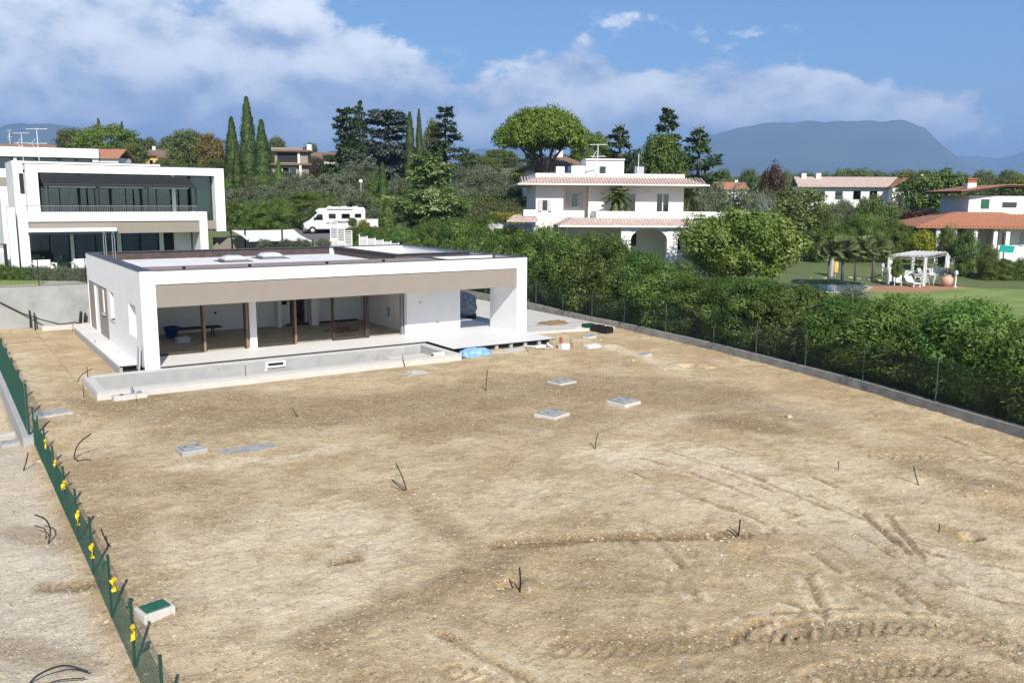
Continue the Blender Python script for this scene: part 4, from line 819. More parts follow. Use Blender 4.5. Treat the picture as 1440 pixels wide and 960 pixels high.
def proto(key, crown, trunk, h, w): PROTO[key] = (crown, trunk, h, w)
def mk_broad(key, mat, seed, h=8., w=7., tr=1.6, K=150, per=70, Ln=.22, Wd=.12, cr=.75, fill=.5, squash=.8, lump=.25, trunk='trunk', base=.18):
    rs = np.random.RandomState(seed); zc = h*(base+1)/2; cen = ell(rs, K, w/2-cr*.6, w/2-cr*.6, h*(1-base)/2-cr*.4, zc, fill, lump)
    pos, nr, ti = clumps(rs, cen, cr*(.6+.7*rs.rand(K)), per, squash); me = leafmesh('crown', pos, nr, Ln, Wd, mat, rs, ti)
    proto(key, me, limbs(rs, h*max(base, .12)*1.6, .05*h*.45, 6, w*.33, h*.85, 'trunk', trunk), h, w)
def mk_cypress(key, mat, seed, h=12., w=2.6, n=9000):
    rs = np.random.RandomState(seed); z = rs.rand(n)**.9; prof = np.minimum(1, (1-z)**.62*1.25)*np.minimum(1, .35+z*5)
    a = rs.rand(n)*6.283; lump = 1+.62*(fbm(a*1.9, z*17, 3)-.42)*2; r_ = w/2*prof*lump*(.55+.45*rs.rand(n)**.5)
    pos = np.stack([np.cos(a)*r_, np.sin(a)*r_, .03*h+z*h*.95], 1); nr = np.stack([np.cos(a), np.sin(a), .25+0*a], 1)
    me = leafmesh('crown', pos, nr, .42, .13, mat, rs, np.clip(.5+1.8*(fbm(a*3, z*22, 2)-.37), 0, 1), align=np.tile([0, 0, 1.], (n, 1))); m = MB(); m.tube([(0, 0, -.4), (0, 0, h*.5), (0, 0, h*.9)], [.18, .12, .03], 7); proto(key, me, m.mesh('trunk', 'trunk', True), h, w)
def mk_cedar(key, mat, seed, h=14., w=9., levels=16, per=8, leaf=26, shape='cone', droop=.12, Ln=.45, Wd=.16, low=.08, taper=.9):
    rs = np.random.RandomState(seed); P_, N_, T_, A_ = [], [], [], []; m = MB(); m.tube([(0, 0, -.4), (0, .05, h*.5), (0, 0, h*.98)], [.03*h, .018*h, .02], 8)
    for lv in range(levels):
        t = (lv+rs.rand()*.5)/levels; z = h*(low+(1-low)*t*.97); zl = z
        prof = {'cone': ((1-t)**taper*1.0+.04)*(.75+.4*rs.rand()), 'flat': min(1, (1-t)**.45)*(.75+.25*math.sin(t*9)), 'deo': (1-t)**.8*(.8+.3*rs.rand())+.05}[shape]
        for b in range(max(3, int(per*(.45+.55*prof)))):
            a = rs.rand()*6.283; Lb = w/2*prof*(.70+.60*rs.rand()); z = zl+rs.normal()*.011*h; dr = droop*(1 if shape != 'flat' else .3); rise = .12 if shape != 'deo' else .02
            end = np.array([math.cos(a)*Lb, math.sin(a)*Lb, z+Lb*rise-dr*Lb]); m.tube([(0, 0, z), (end[0]*.5, end[1]*.5, z+Lb*.10), tuple(end)], [.012*h*(1-t*.7)*.5+.01, .02, .01], 4, cap=False)
            nl = int(leaf*max(.45, Lb/(w/2))*5); s = rs.rand(nl)**.6; wd = (.16+.34*Lb*(1-.45*s)*.6+.14)
            off = (rs.rand(nl)-.5)*2*wd; pz = z+Lb*.12*np.minimum(1, s*2)+(rise-dr-.0)*Lb*s*.8+rs.normal(size=nl)*(.05+.028*Lb)
            P_.append(np.stack([math.cos(a)*Lb*s-math.sin(a)*off, math.sin(a)*Lb*s+math.cos(a)*off, pz], 1)); N_.append(np.tile([math.cos(a)*.25, math.sin(a)*.25, 1.], (nl, 1))+.35*rs.normal(size=(nl, 3)))
            T_.append(np.full(nl, rs.rand())); A_.append(np.tile([math.cos(a), math.sin(a), -.2], (nl, 1)))
    proto(key, leafmesh('crown', np.concatenate(P_), np.concatenate(N_), Ln, Wd, mat, rs, np.concatenate(T_), np.concatenate(A_)), m.mesh('trunk', 'trunk', True), h, w)
def mk_umbrella(key, mat, seed, h=12., w=11., th=.31):
    rs = np.random.RandomState(seed); K = 300; a = rs.rand(K)*6.283; q = rs.rand(K)**.5; top = h-.5; bot = h*(1-th)
    rad = w/2-.7; zt = bot+.6+(top-bot-.6)*(1-q**2.2)**.6*(.85+.15*rs.rand(K)); zb = bot+.9*(1-q)*0+.35+.9*q*q*rs.rand(K)+.4*rs.rand(K); z = np.where(rs.rand(K) < .72, zt, zb)
    ang = 1+.12*np.sin(a*3+1)+.09*np.sin(a*7); z = z+.22*rs.normal(size=K)*(z > bot+1); cen = np.stack([np.cos(a)*q*rad*ang, np.sin(a)*q*rad*ang, z], 1)
    pos, nr, ti = clumps(rs, cen, (.55+.6*rs.rand(K)), 140, .70, .45, .6); me = leafmesh('crown', pos, nr, .34, .13, mat, rs, ti)
    m = MB(); fk = [(-.6, .3), (1.1, -.2), (.3, .9)]
    m.tube([(0, 0, -.4), (.05, 0, h*.15), (.1, .05, h*.32)], [.42, .36, .33], 9)
    for i in range(9):
        aa = 6.283*i/9+.3; e = w*.36*(.6+.5*rs.rand()); z0 = h*.30; m.tube([(.1, .05, z0), (math.cos(aa)*e*.35, math.sin(aa)*e*.35, z0+(bot-z0)*.75), (math.cos(aa)*e, math.sin(aa)*e, bot+.9)], [.22, .15, .05], 6)
    proto(key, me, m.mesh('trunk', 'trunk', True), h, w)
def mk_palm(key, mat, seed, h=4., w=2.6, nf=44, fan=True):
    rs = np.random.RandomState(seed); P_, N_, A_ = [], [], []; m = MB(); m.tube([(0, 0, -.3), (.03, 0, h*.4), (0, .02, h*.76)], [.11, .10, .14], 9)
    for i in range(nf):
        a = rs.rand()*6.283; el = rs.uniform(-.9, 1.45); Lf = w/2*rs.uniform(.8, 1.1); o = np.array([0, 0, h*.76])
        d0 = np.array([math.cos(a)*math.cos(el), math.sin(a)*math.cos(el), math.sin(el)]); tip = o+d0*Lf*(.6 if fan else .5); m.tube([tuple(o), tuple(tip)], .012, 4, cap=False)
        side = np.cross(d0, (0, 0, 1.)); side /= np.linalg.norm(side)+1e-9; nrm = np.cross(side, d0); rl_ = rs.uniform(-1.3, 1.3) if fan else 0.; side, nrm = side*math.cos(rl_)+nrm*math.sin(rl_), nrm*math.cos(rl_)-side*math.sin(rl_)
        for j in range(22 if fan else 40):
            if fan: t = -1.25+2.5*j/21; dd = d0*math.cos(t)+side*math.sin(t)+(0, 0, -.18); P_.append(tip); A_.append(dd)
            else:
                s = j/39; p = o+d0*Lf*s+np.array([0, 0, -.45*Lf*s*s]); P_.append(p); A_.append(d0*.5+side*(1 if j % 2 else -1)-(0, 0, .2*s))
            N_.append(nrm)
    A_ = np.array(A_); P_ = np.array(P_); N_ = np.array(N_)
    n = len(P_); A_ /= np.linalg.norm(A_, axis=1, keepdims=True); b = np.cross(N_, A_); b /= np.linalg.norm(b, axis=1, keepdims=True)+1e-9; Ln = (w*.26 if fan else w*.16)*rs.uniform(.8, 1.1, (n, 1)); Wd = .075*(w/2.6)
    v = np.stack([P_, P_+A_*Ln*.5+b*Wd, P_+A_*Ln+(0, 0, -.05), P_+A_*Ln*.5-b*Wd], 1).reshape(-1, 3); me = bpy.data.meshes.new('crown'); me.from_pydata(v.tolist(), [], [(4*i, 4*i+1, 4*i+2, 4*i+3) for i in range(n)])
    at_ = me.attributes.new('tint', 'FLOAT', 'POINT'); at_.data.foreach_set('value', np.repeat(rs.rand(n), 4).astype(np.float32)); me.materials.append(M[mat]); proto(key, me, m.mesh('trunk', 'trunk_grey', True), h, w)
def plant(key, loc, h, w, name, label, cat, group=None, rz=0., crown='crown', trunk='trunk'):
    c, t, ph, pw = PROTO[key]; o = thing(name, label, cat, loc, rz, group); o.scale = (w/pw, w/pw, h/ph); a = link(crown, c, o); b = link(trunk, t, o); return o
def tree(key, px, top, dep, wpx, name, label, group=None, base=None, cat='tree'):
    p = at(px, top, dep); z0 = g(p[0], p[1]) if base is None else at(px, base, dep)[2]; h = p[2]-z0
    return plant(key, (p[0], p[1], z0), h, wpx*dep/F, name, label, cat, group, rng.uniform(0, 6.28), 'crown' if cat == 'tree' else 'foliage', 'trunk' if cat == 'tree' else 'stem')
for i in range(3): mk_broad('laurel%d' % i, 'leaf_laurel', 40+i, 4., 3.0, K=70, per=320, Ln=.125, Wd=.062, cr=.58, fill=.66, lump=.40, base=.03)
for i in range(2): mk_broad('bright%d' % i, 'leaf_bright', 50+i, 3.6, 3.0, K=66, per=320, Ln=.15, Wd=.050, cr=.58, fill=.66, lump=.40, base=.03)
for i in range(2): mk_broad('olivebr%d' % i, 'leaf_olivebrown', 60+i, 3.6, 3.0, K=56, per=240, Ln=.14, Wd=.062, cr=.60, fill=.66, lump=.45, base=.03)
mk_broad('mulberry', 'leaf_mulberry', 70, 7., 9., K=190, per=150, Ln=.24, Wd=.15, cr=.85, fill=.5, lump=.35, base=.10)
mk_broad('wood0', 'leaf_wood', 71, 9., 8., K=170, per=60, Ln=.36, Wd=.22, cr=.95, lump=.35, base=.06); mk_broad('wood1', 'leaf_laurel', 72, 9., 8., K=170, per=60, Ln=.36, Wd=.22, cr=.95, lump=.35, base=.06)
mk_broad('autumn', 'leaf_autumn', 73, 9., 7., K=150, per=55, Ln=.36, Wd=.22, cr=.9, lump=.35, base=.06); mk_broad('brown', 'leaf_olivebrown', 74, 9., 8., K=170, per=60, Ln=.36, Wd=.22, cr=.95, lump=.35, base=.06)
mk_broad('red', 'leaf_red', 75, 6., 6., K=120, per=50, Ln=.30, Wd=.18, cr=.8, base=.06); mk_broad('yellow', 'leaf_yellow', 76, 3., 2.5, K=90, per=70, Ln=.15, Wd=.08, cr=.42, base=.04)
for i in range(2): mk_broad('olive%d' % i, 'leaf_olive', 80+i, 5.5, 6.5, K=150, per=75, Ln=.28, Wd=.11, cr=.72, fill=.45, lump=.4, trunk='trunk_grey', base=.03)
mk_broad('pineround', 'leaf_pine', 82, 9., 9., K=220, per=85, Ln=.36, Wd=.15, cr=.9, fill=.6, lump=.25, squash=.75, base=.06); mk_broad('pinedark', 'leaf_pine_dark', 83, 9., 8., K=200, per=85, Ln=.36, Wd=.15, cr=.9, fill=.55, lump=.3, squash=.75, base=.06)
mk_broad('silver', 'leaf_silver', 84, 4., 2.2, K=80, per=60, Ln=.16, Wd=.07, cr=.4, base=.05)
mk_cypress('cypress0', 'leaf_cypress', 90); mk_cypress('cypress1', 'leaf_cypress', 91); mk_cypress('cypress_green', 'leaf_laurel', 92, 6, 1.6, 5000)
mk_cedar('cedar', 'leaf_cedar', 93, levels=13, per=11, Ln=.6, Wd=.26); mk_cedar('cedar2', 'leaf_cedar', 94, levels=11, per=12, droop=.05, Ln=.6, Wd=.26, taper=.7); mk_cedar('cedar_blue', 'leaf_cedar_blue', 95, 14, 15, 11, 18, 40, 'flat', .2, Ln=.7, Wd=.32)
mk_cedar('deodar', 'leaf_deodar', 96, 9.5, 9, 9, 19, 40, 'flat', .25, Ln=.5, Wd=.24, low=.2); mk_cedar('cedar_dark', 'leaf_cedar', 97, 14, 11, 10, 17, 40, 'flat', .1, Ln=.7, Wd=.32); mk_cedar('cedar_thin', 'leaf_cedar', 98, 14, 8, 12, 8, 30, 'deo', .1, Ln=.6, Wd=.25)
mk_umbrella('umbrella', 'leaf_pine', 99); mk_palm('palm', 'leaf_palm', 100); mk_palm('cycas', 'leaf_palm', 101, 1.6, 2.6, 34, False); mk_palm('bigpalm', 'leaf_palm', 102, 5, 5, 34, False)
# ---- trees on the hill
T = tree
T('pineround', 152, 174, 215, 92, 'stone_pine', 'broad bright green pine on the skyline above the white roofs'); T('brown', 98, 180, 230, 52, 'broadleaf_tree', 'olive brown tree beside the bright pine on the skyline')
T('brown', 182, 200, 180, 58, 'broadleaf_tree', 'bushy olive brown tree in front of the bright pine by the red roof'); T('cypress1', 138, 167, 290, 11, 'cypress', 'tip of a dark cypress poking over the bright pine'); T('cypress1', 171, 171, 290, 9, 'cypress', 'smaller dark cypress tip beside the bright pine crown')
T('wood0', 210, 192, 260, 26, 'broadleaf_tree', 'small dark tree on the skyline behind the yellow house'); T('brown', 262, 181, 215, 62, 'broadleaf_tree', 'large olive tree behind the yellow house'); T('autumn', 297, 188, 195, 50, 'broadleaf_tree', 'yellowing autumn tree beside the cypress trio'); T('brown', 240, 190, 280, 40, 'broadleaf_tree', 'dull green tree on the skyline between the yellow house and the pines')
T('wood1', 268, 229, 165, 62, 'broadleaf_tree', 'low green bush-like tree below the yellow house'); T('wood0', 305, 222, 170, 45, 'broadleaf_tree', 'shadowy green tree at the foot of the cypress trio')
T('cypress0', 325, 165, 150, 23, 'cypress', 'shorter dark cypress leading the trio next to the autumn tree'); T('cypress1', 346, 137, 152, 26, 'cypress', 'tallest dark cypress in the middle of the trio'); T('cypress0', 367, 169, 146, 26, 'cypress', 'stout dark cypress of the trio beside the terraced house'); T('cypress1', 332, 210, 135, 18, 'cypress', 'small dark cypress at the foot of the trio'); T('cypress_green', 391, 228, 132, 13, 'cypress', 'slim fresh green cypress before the terraced house')
T('wood0', 388, 191, 240, 30, 'broadleaf_tree', 'thin grey tree behind the terraced house roof'); T('brown', 436, 200, 240, 26, 'broadleaf_tree', 'small round tree behind the brown-roofed house'); T('red', 447, 222, 165, 22, 'broadleaf_tree', 'dark red-leaved tree at the brown-roofed house')
T('cedar_dark', 487, 150, 158, 76, 'cedar', 'dark flat-branched cedar at the edge of the cedar grove'); T('cedar', 505, 136, 172, 44, 'cedar', 'slim cedar spire rising behind the dark flat-branched cedar'); T('cedar_blue', 545, 149, 160, 130, 'cedar', 'huge blue-grey cedar filling the middle of the grove')
T('cypress0', 576, 158, 152, 18, 'cypress', 'twin cypress beside the blue-grey cedar, the wider one'); T('cypress1', 589, 154, 153, 13, 'cypress', 'twin cypress beside the blue-grey cedar, the slimmer one'); T('brown', 608, 165, 165, 30, 'broadleaf_tree', 'yellowish tree squeezed between cypresses and the sparse cedar'); T('cedar_thin', 626, 141, 145, 84, 'cedar', 'sparse open cedar with long level boughs at the end of the grove')
T('deodar', 603, 217, 96, 122, 'cedar', 'pale green layered cedar with bare trunk behind the drive', base=336)
OL = 'grey green olive tree in the grove on the slope'; OG = 'olive trees on the slope'
for px, top, dp, wp in ((335, 262, 118, 60), (372, 258, 122, 56), (410, 250, 128, 60), (445, 246, 132, 66), (485, 240, 138, 80), (505, 226, 146, 66), (470, 258, 120, 70), (525, 250, 125, 60), (560, 248, 128, 50), (500, 262, 112, 60), (425, 262, 116, 60), (650, 232, 140, 66), (685, 242, 132, 66), (722, 238, 136, 70), (700, 256, 116, 66), (660, 262, 112, 54), (738, 258, 112, 50), (676, 230, 150, 50), (1000, 256, 98, 62), (1040, 260, 94, 62), (1072, 262, 100, 56), (985, 268, 90, 50), (640, 252, 120, 46)):
    T('olive%d' % rng.randint(0, 1), px, top, dp, wp, 'olive_tree', OL if px < 900 else 'grey green olive tree behind the white two-storey villa', OG if px < 900 else 'olive trees behind the villa')
T('cypress0', 538, 229, 116, 17, 'cypress', 'dark columnar cypress standing alone among the olives'); T('cypress_green', 545, 281, 84, 22, 'cypress', 'dense green columnar cypress at the white gate', base=340); T('olive1', 398, 238, 150, 40, 'olive_tree', 'olive tree hiding the foot of the terraced house'); T('olive0', 428, 240, 148, 36, 'olive_tree', 'smaller olive tree beside the terraced house corner'); T('wood1', 528, 242, 118, 30, 'broadleaf_tree', 'feathery light green tree among the olives')
for px, top, dp, wp, bs in ((512, 308, 92, 22, 334), (527, 317, 91, 18, 336)): T('yellow', px, top, dp, wp, 'shrub', 'bright yellow-green round shrub by the camper van', 'yellow shrubs by the camper', bs, 'shrub')
T('laurel0', 496, 306, 94, 16, 'shrub', 'small dark clipped shrub in front of the camper van', None, 320, 'shrub'); T('bright0', 430, 268, 108, 52, 'shrub', 'lush light green plants behind the clipped hedge', None, 300, 'shrub')
for px in (322, 346, 370, 392): T('laurel%d' % rng.randint(0, 2), px, 280+rng.uniform(-3, 4), 92, 36, 'shrub', 'shaggy green shrub in the row behind the shade sail', 'shrubs behind the shade sail', 330, 'shrub')
for px in (566, 588, 612, 638, 662, 684, 706): T('bright%d' % rng.randint(0, 1), px, 322+rng.uniform(-5, 5), 74, 36, 'shrub', 'loose green shrub in the bed beyond the flat roof', 'shrubs beyond the flat roof', 362, 'shrub')
for px in (640, 668, 694): T('laurel%d' % rng.randint(0, 2), px, 304+rng.uniform(-5, 5), 86, 40, 'shrub', 'dark green shrub behind the bed beyond the flat roof', 'dark shrubs beyond the flat roof', 345, 'shrub')
# ---- round the villa
T('umbrella', 766, 152, 98, 132, 'umbrella_pine', 'great umbrella pine with flat bright crown over the villa roof'); T('pineround', 832, 184, 120, 62, 'stone_pine', 'rounded pine behind the umbrella pine', base=262); T('cedar_dark', 748, 205, 132, 66, 'cedar', 'dark spreading cedar seen under the umbrella pine'); T('brown', 695, 221, 165, 24, 'broadleaf_tree', 'small rusty tree past the olive slope'); T('wood0', 738, 228, 120, 50, 'broadleaf_tree', 'dark rounded tree beside the brown-roofed villa')
T('cedar2', 873, 167, 112, 86, 'cedar', 'dark layered cedar just behind the villa stair tower'); T('pinedark', 930, 184, 106, 82, 'stone_pine', 'dense round dark pine between the cedars'); T('cedar', 941, 144, 128, 92, 'cedar', 'tallest pointed cedar behind the round dark pine'); T('cedar2', 985, 169, 112, 96, 'cedar', 'broad dark cedar at the end of the villa row')
T('bigpalm', 968, 262, 84, 42, 'palm', 'palm with drooping fronds at the villa corner', base=320); T('mulberry', 1046, 287, 60, 180, 'mulberry_tree', 'big light green mulberry tree rising over the hedge', base=412)
T('silver', 1072, 268, 84, 28, 'shrub', 'silvery pale shrub behind the mulberry tree', None, 330, 'shrub'); T('red', 1087, 229, 175, 42, 'broadleaf_tree', 'reddish brown tree near the far red roof'); T('brown', 1125, 262, 104, 100, 'broadleaf_tree', 'wide olive green tree in front of the long white house'); T('olive0', 1188, 276, 112, 44, 'olive_tree', 'grey olive tree right before the long white house'); T('wood1', 1224, 270, 108, 46, 'broadleaf_tree', 'fresh green round tree before the gable of the long house'); T('olive1', 1262, 276, 108, 36, 'olive_tree', 'greyish tree below the gable of the long house')
T('red', 1286, 296, 100, 66, 'shrub', 'dark red shrubbery beside the terracotta porch', None, 345, 'shrub'); T('wood1', 1312, 234, 132, 96, 'broadleaf_tree', 'massive dark green tree behind the terracotta porch'); T('wood0', 1356, 246, 130, 60, 'broadleaf_tree', 'dark green tree touching the chimney house'); T('brown', 1270, 238, 190, 60, 'broadleaf_tree', 'olive tree crown past the gable of the long house'); T('wood0', 1420, 246, 170, 70, 'broadleaf_tree', 'green tree on the skyline behind the chimney house')
for px, top in ((1150, 318), (1172, 308), (1196, 316), (1218, 305), (1240, 312), (1262, 306), (1284, 318)): T('laurel%d' % rng.randint(0, 2), px, top, 90, 40, 'shrub', 'tall dark shrub in the screen behind the lawn', 'dark screen behind the lawn', 372, 'shrub')
T('bright1', 1215, 300, 94, 60, 'shrub', 'light green spreading shrub above the dark screen', None, 345, 'shrub'); T('yellow', 1298, 322, 84, 46, 'shrub', 'yellowing shrub in front of the porch', None, 372, 'shrub'); T('olivebr0', 1335, 316, 83, 36, 'shrub', 'brownish tall shrub against the porch pillar', None, 385, 'shrub'); T('laurel1', 1361, 322, 80, 34, 'shrub', 'upright green shrub hiding the porch wall', None, 392, 'shrub'); T('olivebr1', 1390, 342, 80, 30, 'shrub', 'thin brownish shrub near the house windows', None, 392, 'shrub')
for i, px in enumerate((1392, 1415, 1438)): T('laurel%d' % i, px, 362, 78, 32, 'shrub', 'low dark shrub in the hedge under the house windows', 'low hedge under the windows', 400, 'shrub')
for px, top, wp in ((1168, 342, 38), (1188, 336, 50), (1206, 338, 44), (1231, 336, 52)): T('palm', px, top, 72, wp, 'palm', 'small fan palm in the clump beside the garden pool', 'fan palms by the garden pool', 392)
T('silver', 1200, 398, 62, 60, 'shrub', 'loose silvery bush in front of the garden pool', None, 432, 'shrub')
# ---- skyline of the plain
for i in range(46):
    px = 1000+i*10.5+rng.uniform(-4, 4); k = rng.choice(['wood0', 'wood1', 'brown', 'brown', 'pinedark', 'autumn' if i % 7 == 0 else 'wood0']); T(k, px, 240+rng.uniform(-5, 8), rng.uniform(240, 420), rng.uniform(20, 40), 'broadleaf_tree', 'distant tree in the skyline under the long mountain', 'skyline trees of the plain')
for i in range(16):
    px = rng.uniform(180, 480); T(rng.choice(['wood0', 'brown', 'wood1']), px, rng.uniform(215, 238), rng.uniform(185, 230), rng.uniform(22, 40), 'broadleaf_tree', 'hazy tree on the upper slope between the houses', 'trees on the upper slope')
for i in range(14): T(rng.choice(['wood0', 'brown', 'wood1', 'olive0']), rng.uniform(1090, 1330), rng.uniform(282, 300), rng.uniform(96, 125), rng.uniform(34, 52), 'broadleaf_tree', 'green garden tree between the mulberry and the porch house', 'garden trees below the long house')
# ---- tall hedge along the wall
n = 0
for (a, b) in zip(WALLP[:-1], WALLP[1:]):
    Ld = math.hypot(b[0]-a[0], b[1]-a[1]); d = ((b[0]-a[0])/Ld, (b[1]-a[1])/Ld)
    for t in np.arange(0, Ld, 1.75):
        x, y = a[0]+d[0]*t+1.75+rng.uniform(-.2, .3), a[1]+d[1]*t; hh = float(np.interp(y, [-36, -25, -14, -4, 4, 14, 30, 46], [3.6, 3.45, 2.9, 3.4, 4.5, 4.9, 4.7, 4.4]))*rng.uniform(.86, 1.14)
        key = ('bright%d' % rng.randint(0, 1)) if y < -15 else ('olivebr%d' % rng.randint(0, 1)) if y < -8.5 and n % 3 == 0 else ('laurel%d' % rng.randint(0, 2))
        lab, gp_ = {'b': ('long-leaved bright green shrub in the tall hedge', 'bright hedge shrubs'), 'o': ('brownish green shrub in the tall hedge behind the fence', 'brownish hedge shrubs'), 'l': ('glossy mid-green shrub in the tall hedge behind the fence', 'green hedge shrubs')}[key[0]]
        plant(key, (x, y, -.45), hh+.45, rng.uniform(3.0, 3.8), 'hedge_shrub', lab, 'shrub', gp_, rng.uniform(0, 6.28), 'foliage', 'stem'); n += 1
        if n % 2 == 0: plant(key, (x+2.0, y+.6, -.45), hh*.98+.45, 3.6, 'hedge_shrub', lab, 'shrub', gp_, rng.uniform(0, 6.28), 'foliage', 'stem')
# ---- clipped hedges
def clipped(name, label, p0, p1, wd, h, mat, seed, z0=None, n=None):
    rs = np.random.RandomState(seed); p0, p1 = np.array(p0[:2]), np.array(p1[:2]); Ld = np.linalg.norm(p1-p0); d = (p1-p0)/Ld; nn = np.array([-d[1], d[0]]); n = n or int(Ld*(wd+2*h)*75)
    s = rs.rand(n)*Ld; u = rs.rand(n)*(wd+2*h); top = (u > h) & (u < h+wd); off = np.where(top, u-h-wd/2, np.where(u <= h, -wd/2, wd/2)); z = np.where(top, h, np.where(u <= h, u, u-h-wd))
    bump = .14*(fbm(s*1.2, z*1.2+off, 3)-.4); xy = p0+d*s[:, None]+nn*(off*(1+bump))[:, None]; zz = z+np.where(top, bump, 0)-.10*rs.rand(n); nr = np.where(top[:, None], [0, 0, 1.], np.concatenate([nn[None]*np.sign(off)[:, None], np.full((n, 1), .3)], 1))
    c = (p0+p1)/2; zb = g(c[0], c[1]) if z0 is None else z0; k = thing(name, label, 'hedge', (c[0], c[1], zb)); pos = np.stack([xy[:, 0]-c[0], xy[:, 1]-c[1], zz], 1)
    link('foliage', leafmesh('foliage', pos, nr+.5*rs.normal(size=(n, 3)), .19, .11, mat, rs), k)
    a = [(p0-c)+nn*wd*.40, (p1-c)+nn*wd*.40, (p1-c)-nn*wd*.40, (p0-c)-nn*wd*.40]; MB().prism([tuple(q) for q in a], -.3, h*.86).build('dark_core', 'wood_dark', k); return k  # solid dark core added so the leaf shell looks filled inside
def zat(px, py, dep): return at(px, py, dep)
a, b = at(388, 300, 116), at(548, 300, 112); clipped('clipped_hedge', 'long clipped green hedge behind the camper van', a, b, 1.6, at(450, 277, 114)[2]-g(a[0], a[1]), 'leaf_bright', 1)
a, b = at(648, 300, 106), at(756, 300, 104); clipped('clipped_hedge', 'dark square-clipped hedge across the slope beside the villa', a, b, 1.5, 2.2, 'leaf_laurel', 2, at(700, 303, 105)[2])
a, b = at(690, 320, 88), at(742, 320, 86); clipped('clipped_hedge', 'clipped hedge with yellow top next to the villa pergola', a, b, 1.5, at(700, 300, 87)[2]-at(700, 345, 87)[2], 'leaf_yellow', 3, at(700, 345, 87)[2])
# ================================================================ BUILDINGS
def window(parent, x0, z0, x1, z1, y, mat='glass_dark', frame='white_paint', t=.07, dep=.10, mull=0, back=True, name='window', shut=None, curtain=False):
    """window in a wall facing -y whose outer face is at y: frame, pane, dark room behind; shut = shutter material"""
    f = MB()
    f.wall_x(x0, x1, y-.02, y+dep, z0, z1, [(x0+t, z0+t, x1-t, z1-t)])
    for i in range(mull): xm = x0+(x1-x0)*(i+1)/(mull+1); f.box(xm-t/2, y-.012, z0+t, xm+t/2, y+dep-.01, z1-t)
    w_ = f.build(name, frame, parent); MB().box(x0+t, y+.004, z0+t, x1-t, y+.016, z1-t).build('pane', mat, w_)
    if shut:
        for (a, b) in ((x0-.02-(x1-x0)/2, x0-.02), (x1+.02, x1+.02+(x1-x0)/2)): MB().box(a, y-.09, z0, b, y-.045, z1).build('shutter', shut, w_)
    return w_
def hip(m, x0, y0, x1, y1, z0, z1, ix, iy):
    """low skirt roof between an outer and an inner rectangle"""
    a = [(x0, y0), (x1, y0), (x1, y1), (x0, y1)]; b = [(x0+ix, y0+iy), (x1-ix, y0+iy), (x1-ix, y1-iy), (x0+ix, y1-iy)]
    return m.add([(p[0], p[1], z0) for p in a]+[(p[0], p[1], z1) for p in b]+[(p[0], p[1], z0-.12) for p in a], [(0, 1, 5, 4), (1, 2, 6, 5), (2, 3, 7, 6), (3, 0, 4, 7), (4, 5, 6, 7), (8, 9, 1, 0), (9, 10, 2, 1), (10, 11, 3, 2), (11, 8, 0, 3), (11, 10, 9, 8)])
def tilerows(parent, p00, p01, p10, n, r, mat, rows=None):
    """half-round tile courses running down a roof slope: p00..p01 along the eave, p10 above p00"""
    p00, p01, p10 = map(np.array, (p00, p01, p10)); e = p01-p00; s = p10-p00
    m = MB()
    for i in range(n): b = p00+e*((i+.5)/n); m.tube([tuple(b), tuple(b+s)], r, 6)
    return m.build('tile_courses', mat, parent)
# ---------------- modern white villa behind the retaining wall
v0 = onZ(38, 383, 2.05); YV = float(v0[1]); VZ = 2.05
vx = lambda px, dy=0.: float(onY(px, 300, YV+dy)[0]); vz = lambda py, px=150, dy=0.: float(onY(px, py, YV+dy)[2])
V = thing('modern_villa', 'modern white two-storey villa with beige band, glass front and dark pergola roof', 'house', (0, 0, 0))
x0, x1 = vx(24), vx(290); xg = vx(38); xd0, xd1 = vx(229), vx(244); xp = vx(279); z1 = vz(328); z2 = vz(311); z3 = vz(298); z4 = vz(260, dy=2.2); z5 = vz(233, dy=2.0)
MB().box(x0, YV-.2, VZ-.6, xg, YV+.3, z3).box(xp, YV-.2, VZ-.6, x1, YV+2.5, z3).box(xg, YV-.2, z2, xp, YV+.2, z3).build('frame', 'plaster', V)
bx('beige_band', 'beige', V, xg, YV-.1, z1, xp, YV+.15, z2); bx('balcony_floor', 'plaster', V, xg, YV+.2, z2-.15, xp, YV+2.4, z3-.5)
MB().wall_x(xg, xp, YV+2.0, YV+2.3, VZ-.2, z2-.15, [(xg+.15, VZ, vx(96, 2.), z1+.05), (vx(101, 2.), VZ, vx(162, 2.), z1+.05), (vx(168, 2.), VZ, vx(222, 2.), z1+.05), (vx(228, 2.), VZ, xd1+.4, z1+.05)]).build('wall', 'plaster', V)
for a, b in ((xg+.15, vx(96, 2.)), (vx(101, 2.), vx(162, 2.)), (vx(168, 2.), vx(222, 2.))):
    w_ = window(V, a, VZ, b, z1+.05, YV+2.08, 'glass', 'black', .09, .12, 1, name='sliding_door'); m = MB(); n = 40
    for i in range(n+1): x = a+.1+(b-a-.2)*i/n; m.v += [(x, YV+2.42+.07*math.sin(i*1.9), VZ), (x, YV+2.42+.07*math.sin(i*1.9), z1)]
    m.f = [(2*i, 2*i+2, 2*i+3, 2*i+1) for i in range(n)]; m.build('curtain', 'curtain', w_, smooth=True)
bx('doorway_black_panel', 'black', V, vx(228, 2.), YV+2.2, VZ, xd1+.4, YV+2.25, z1+.05)  # black panel closing the doorway hole
bx('room_shell', 'fabric_dark', V, xg+.1, YV+3.6, VZ-.1, xp-.1, YV+3.7, z2-.2)
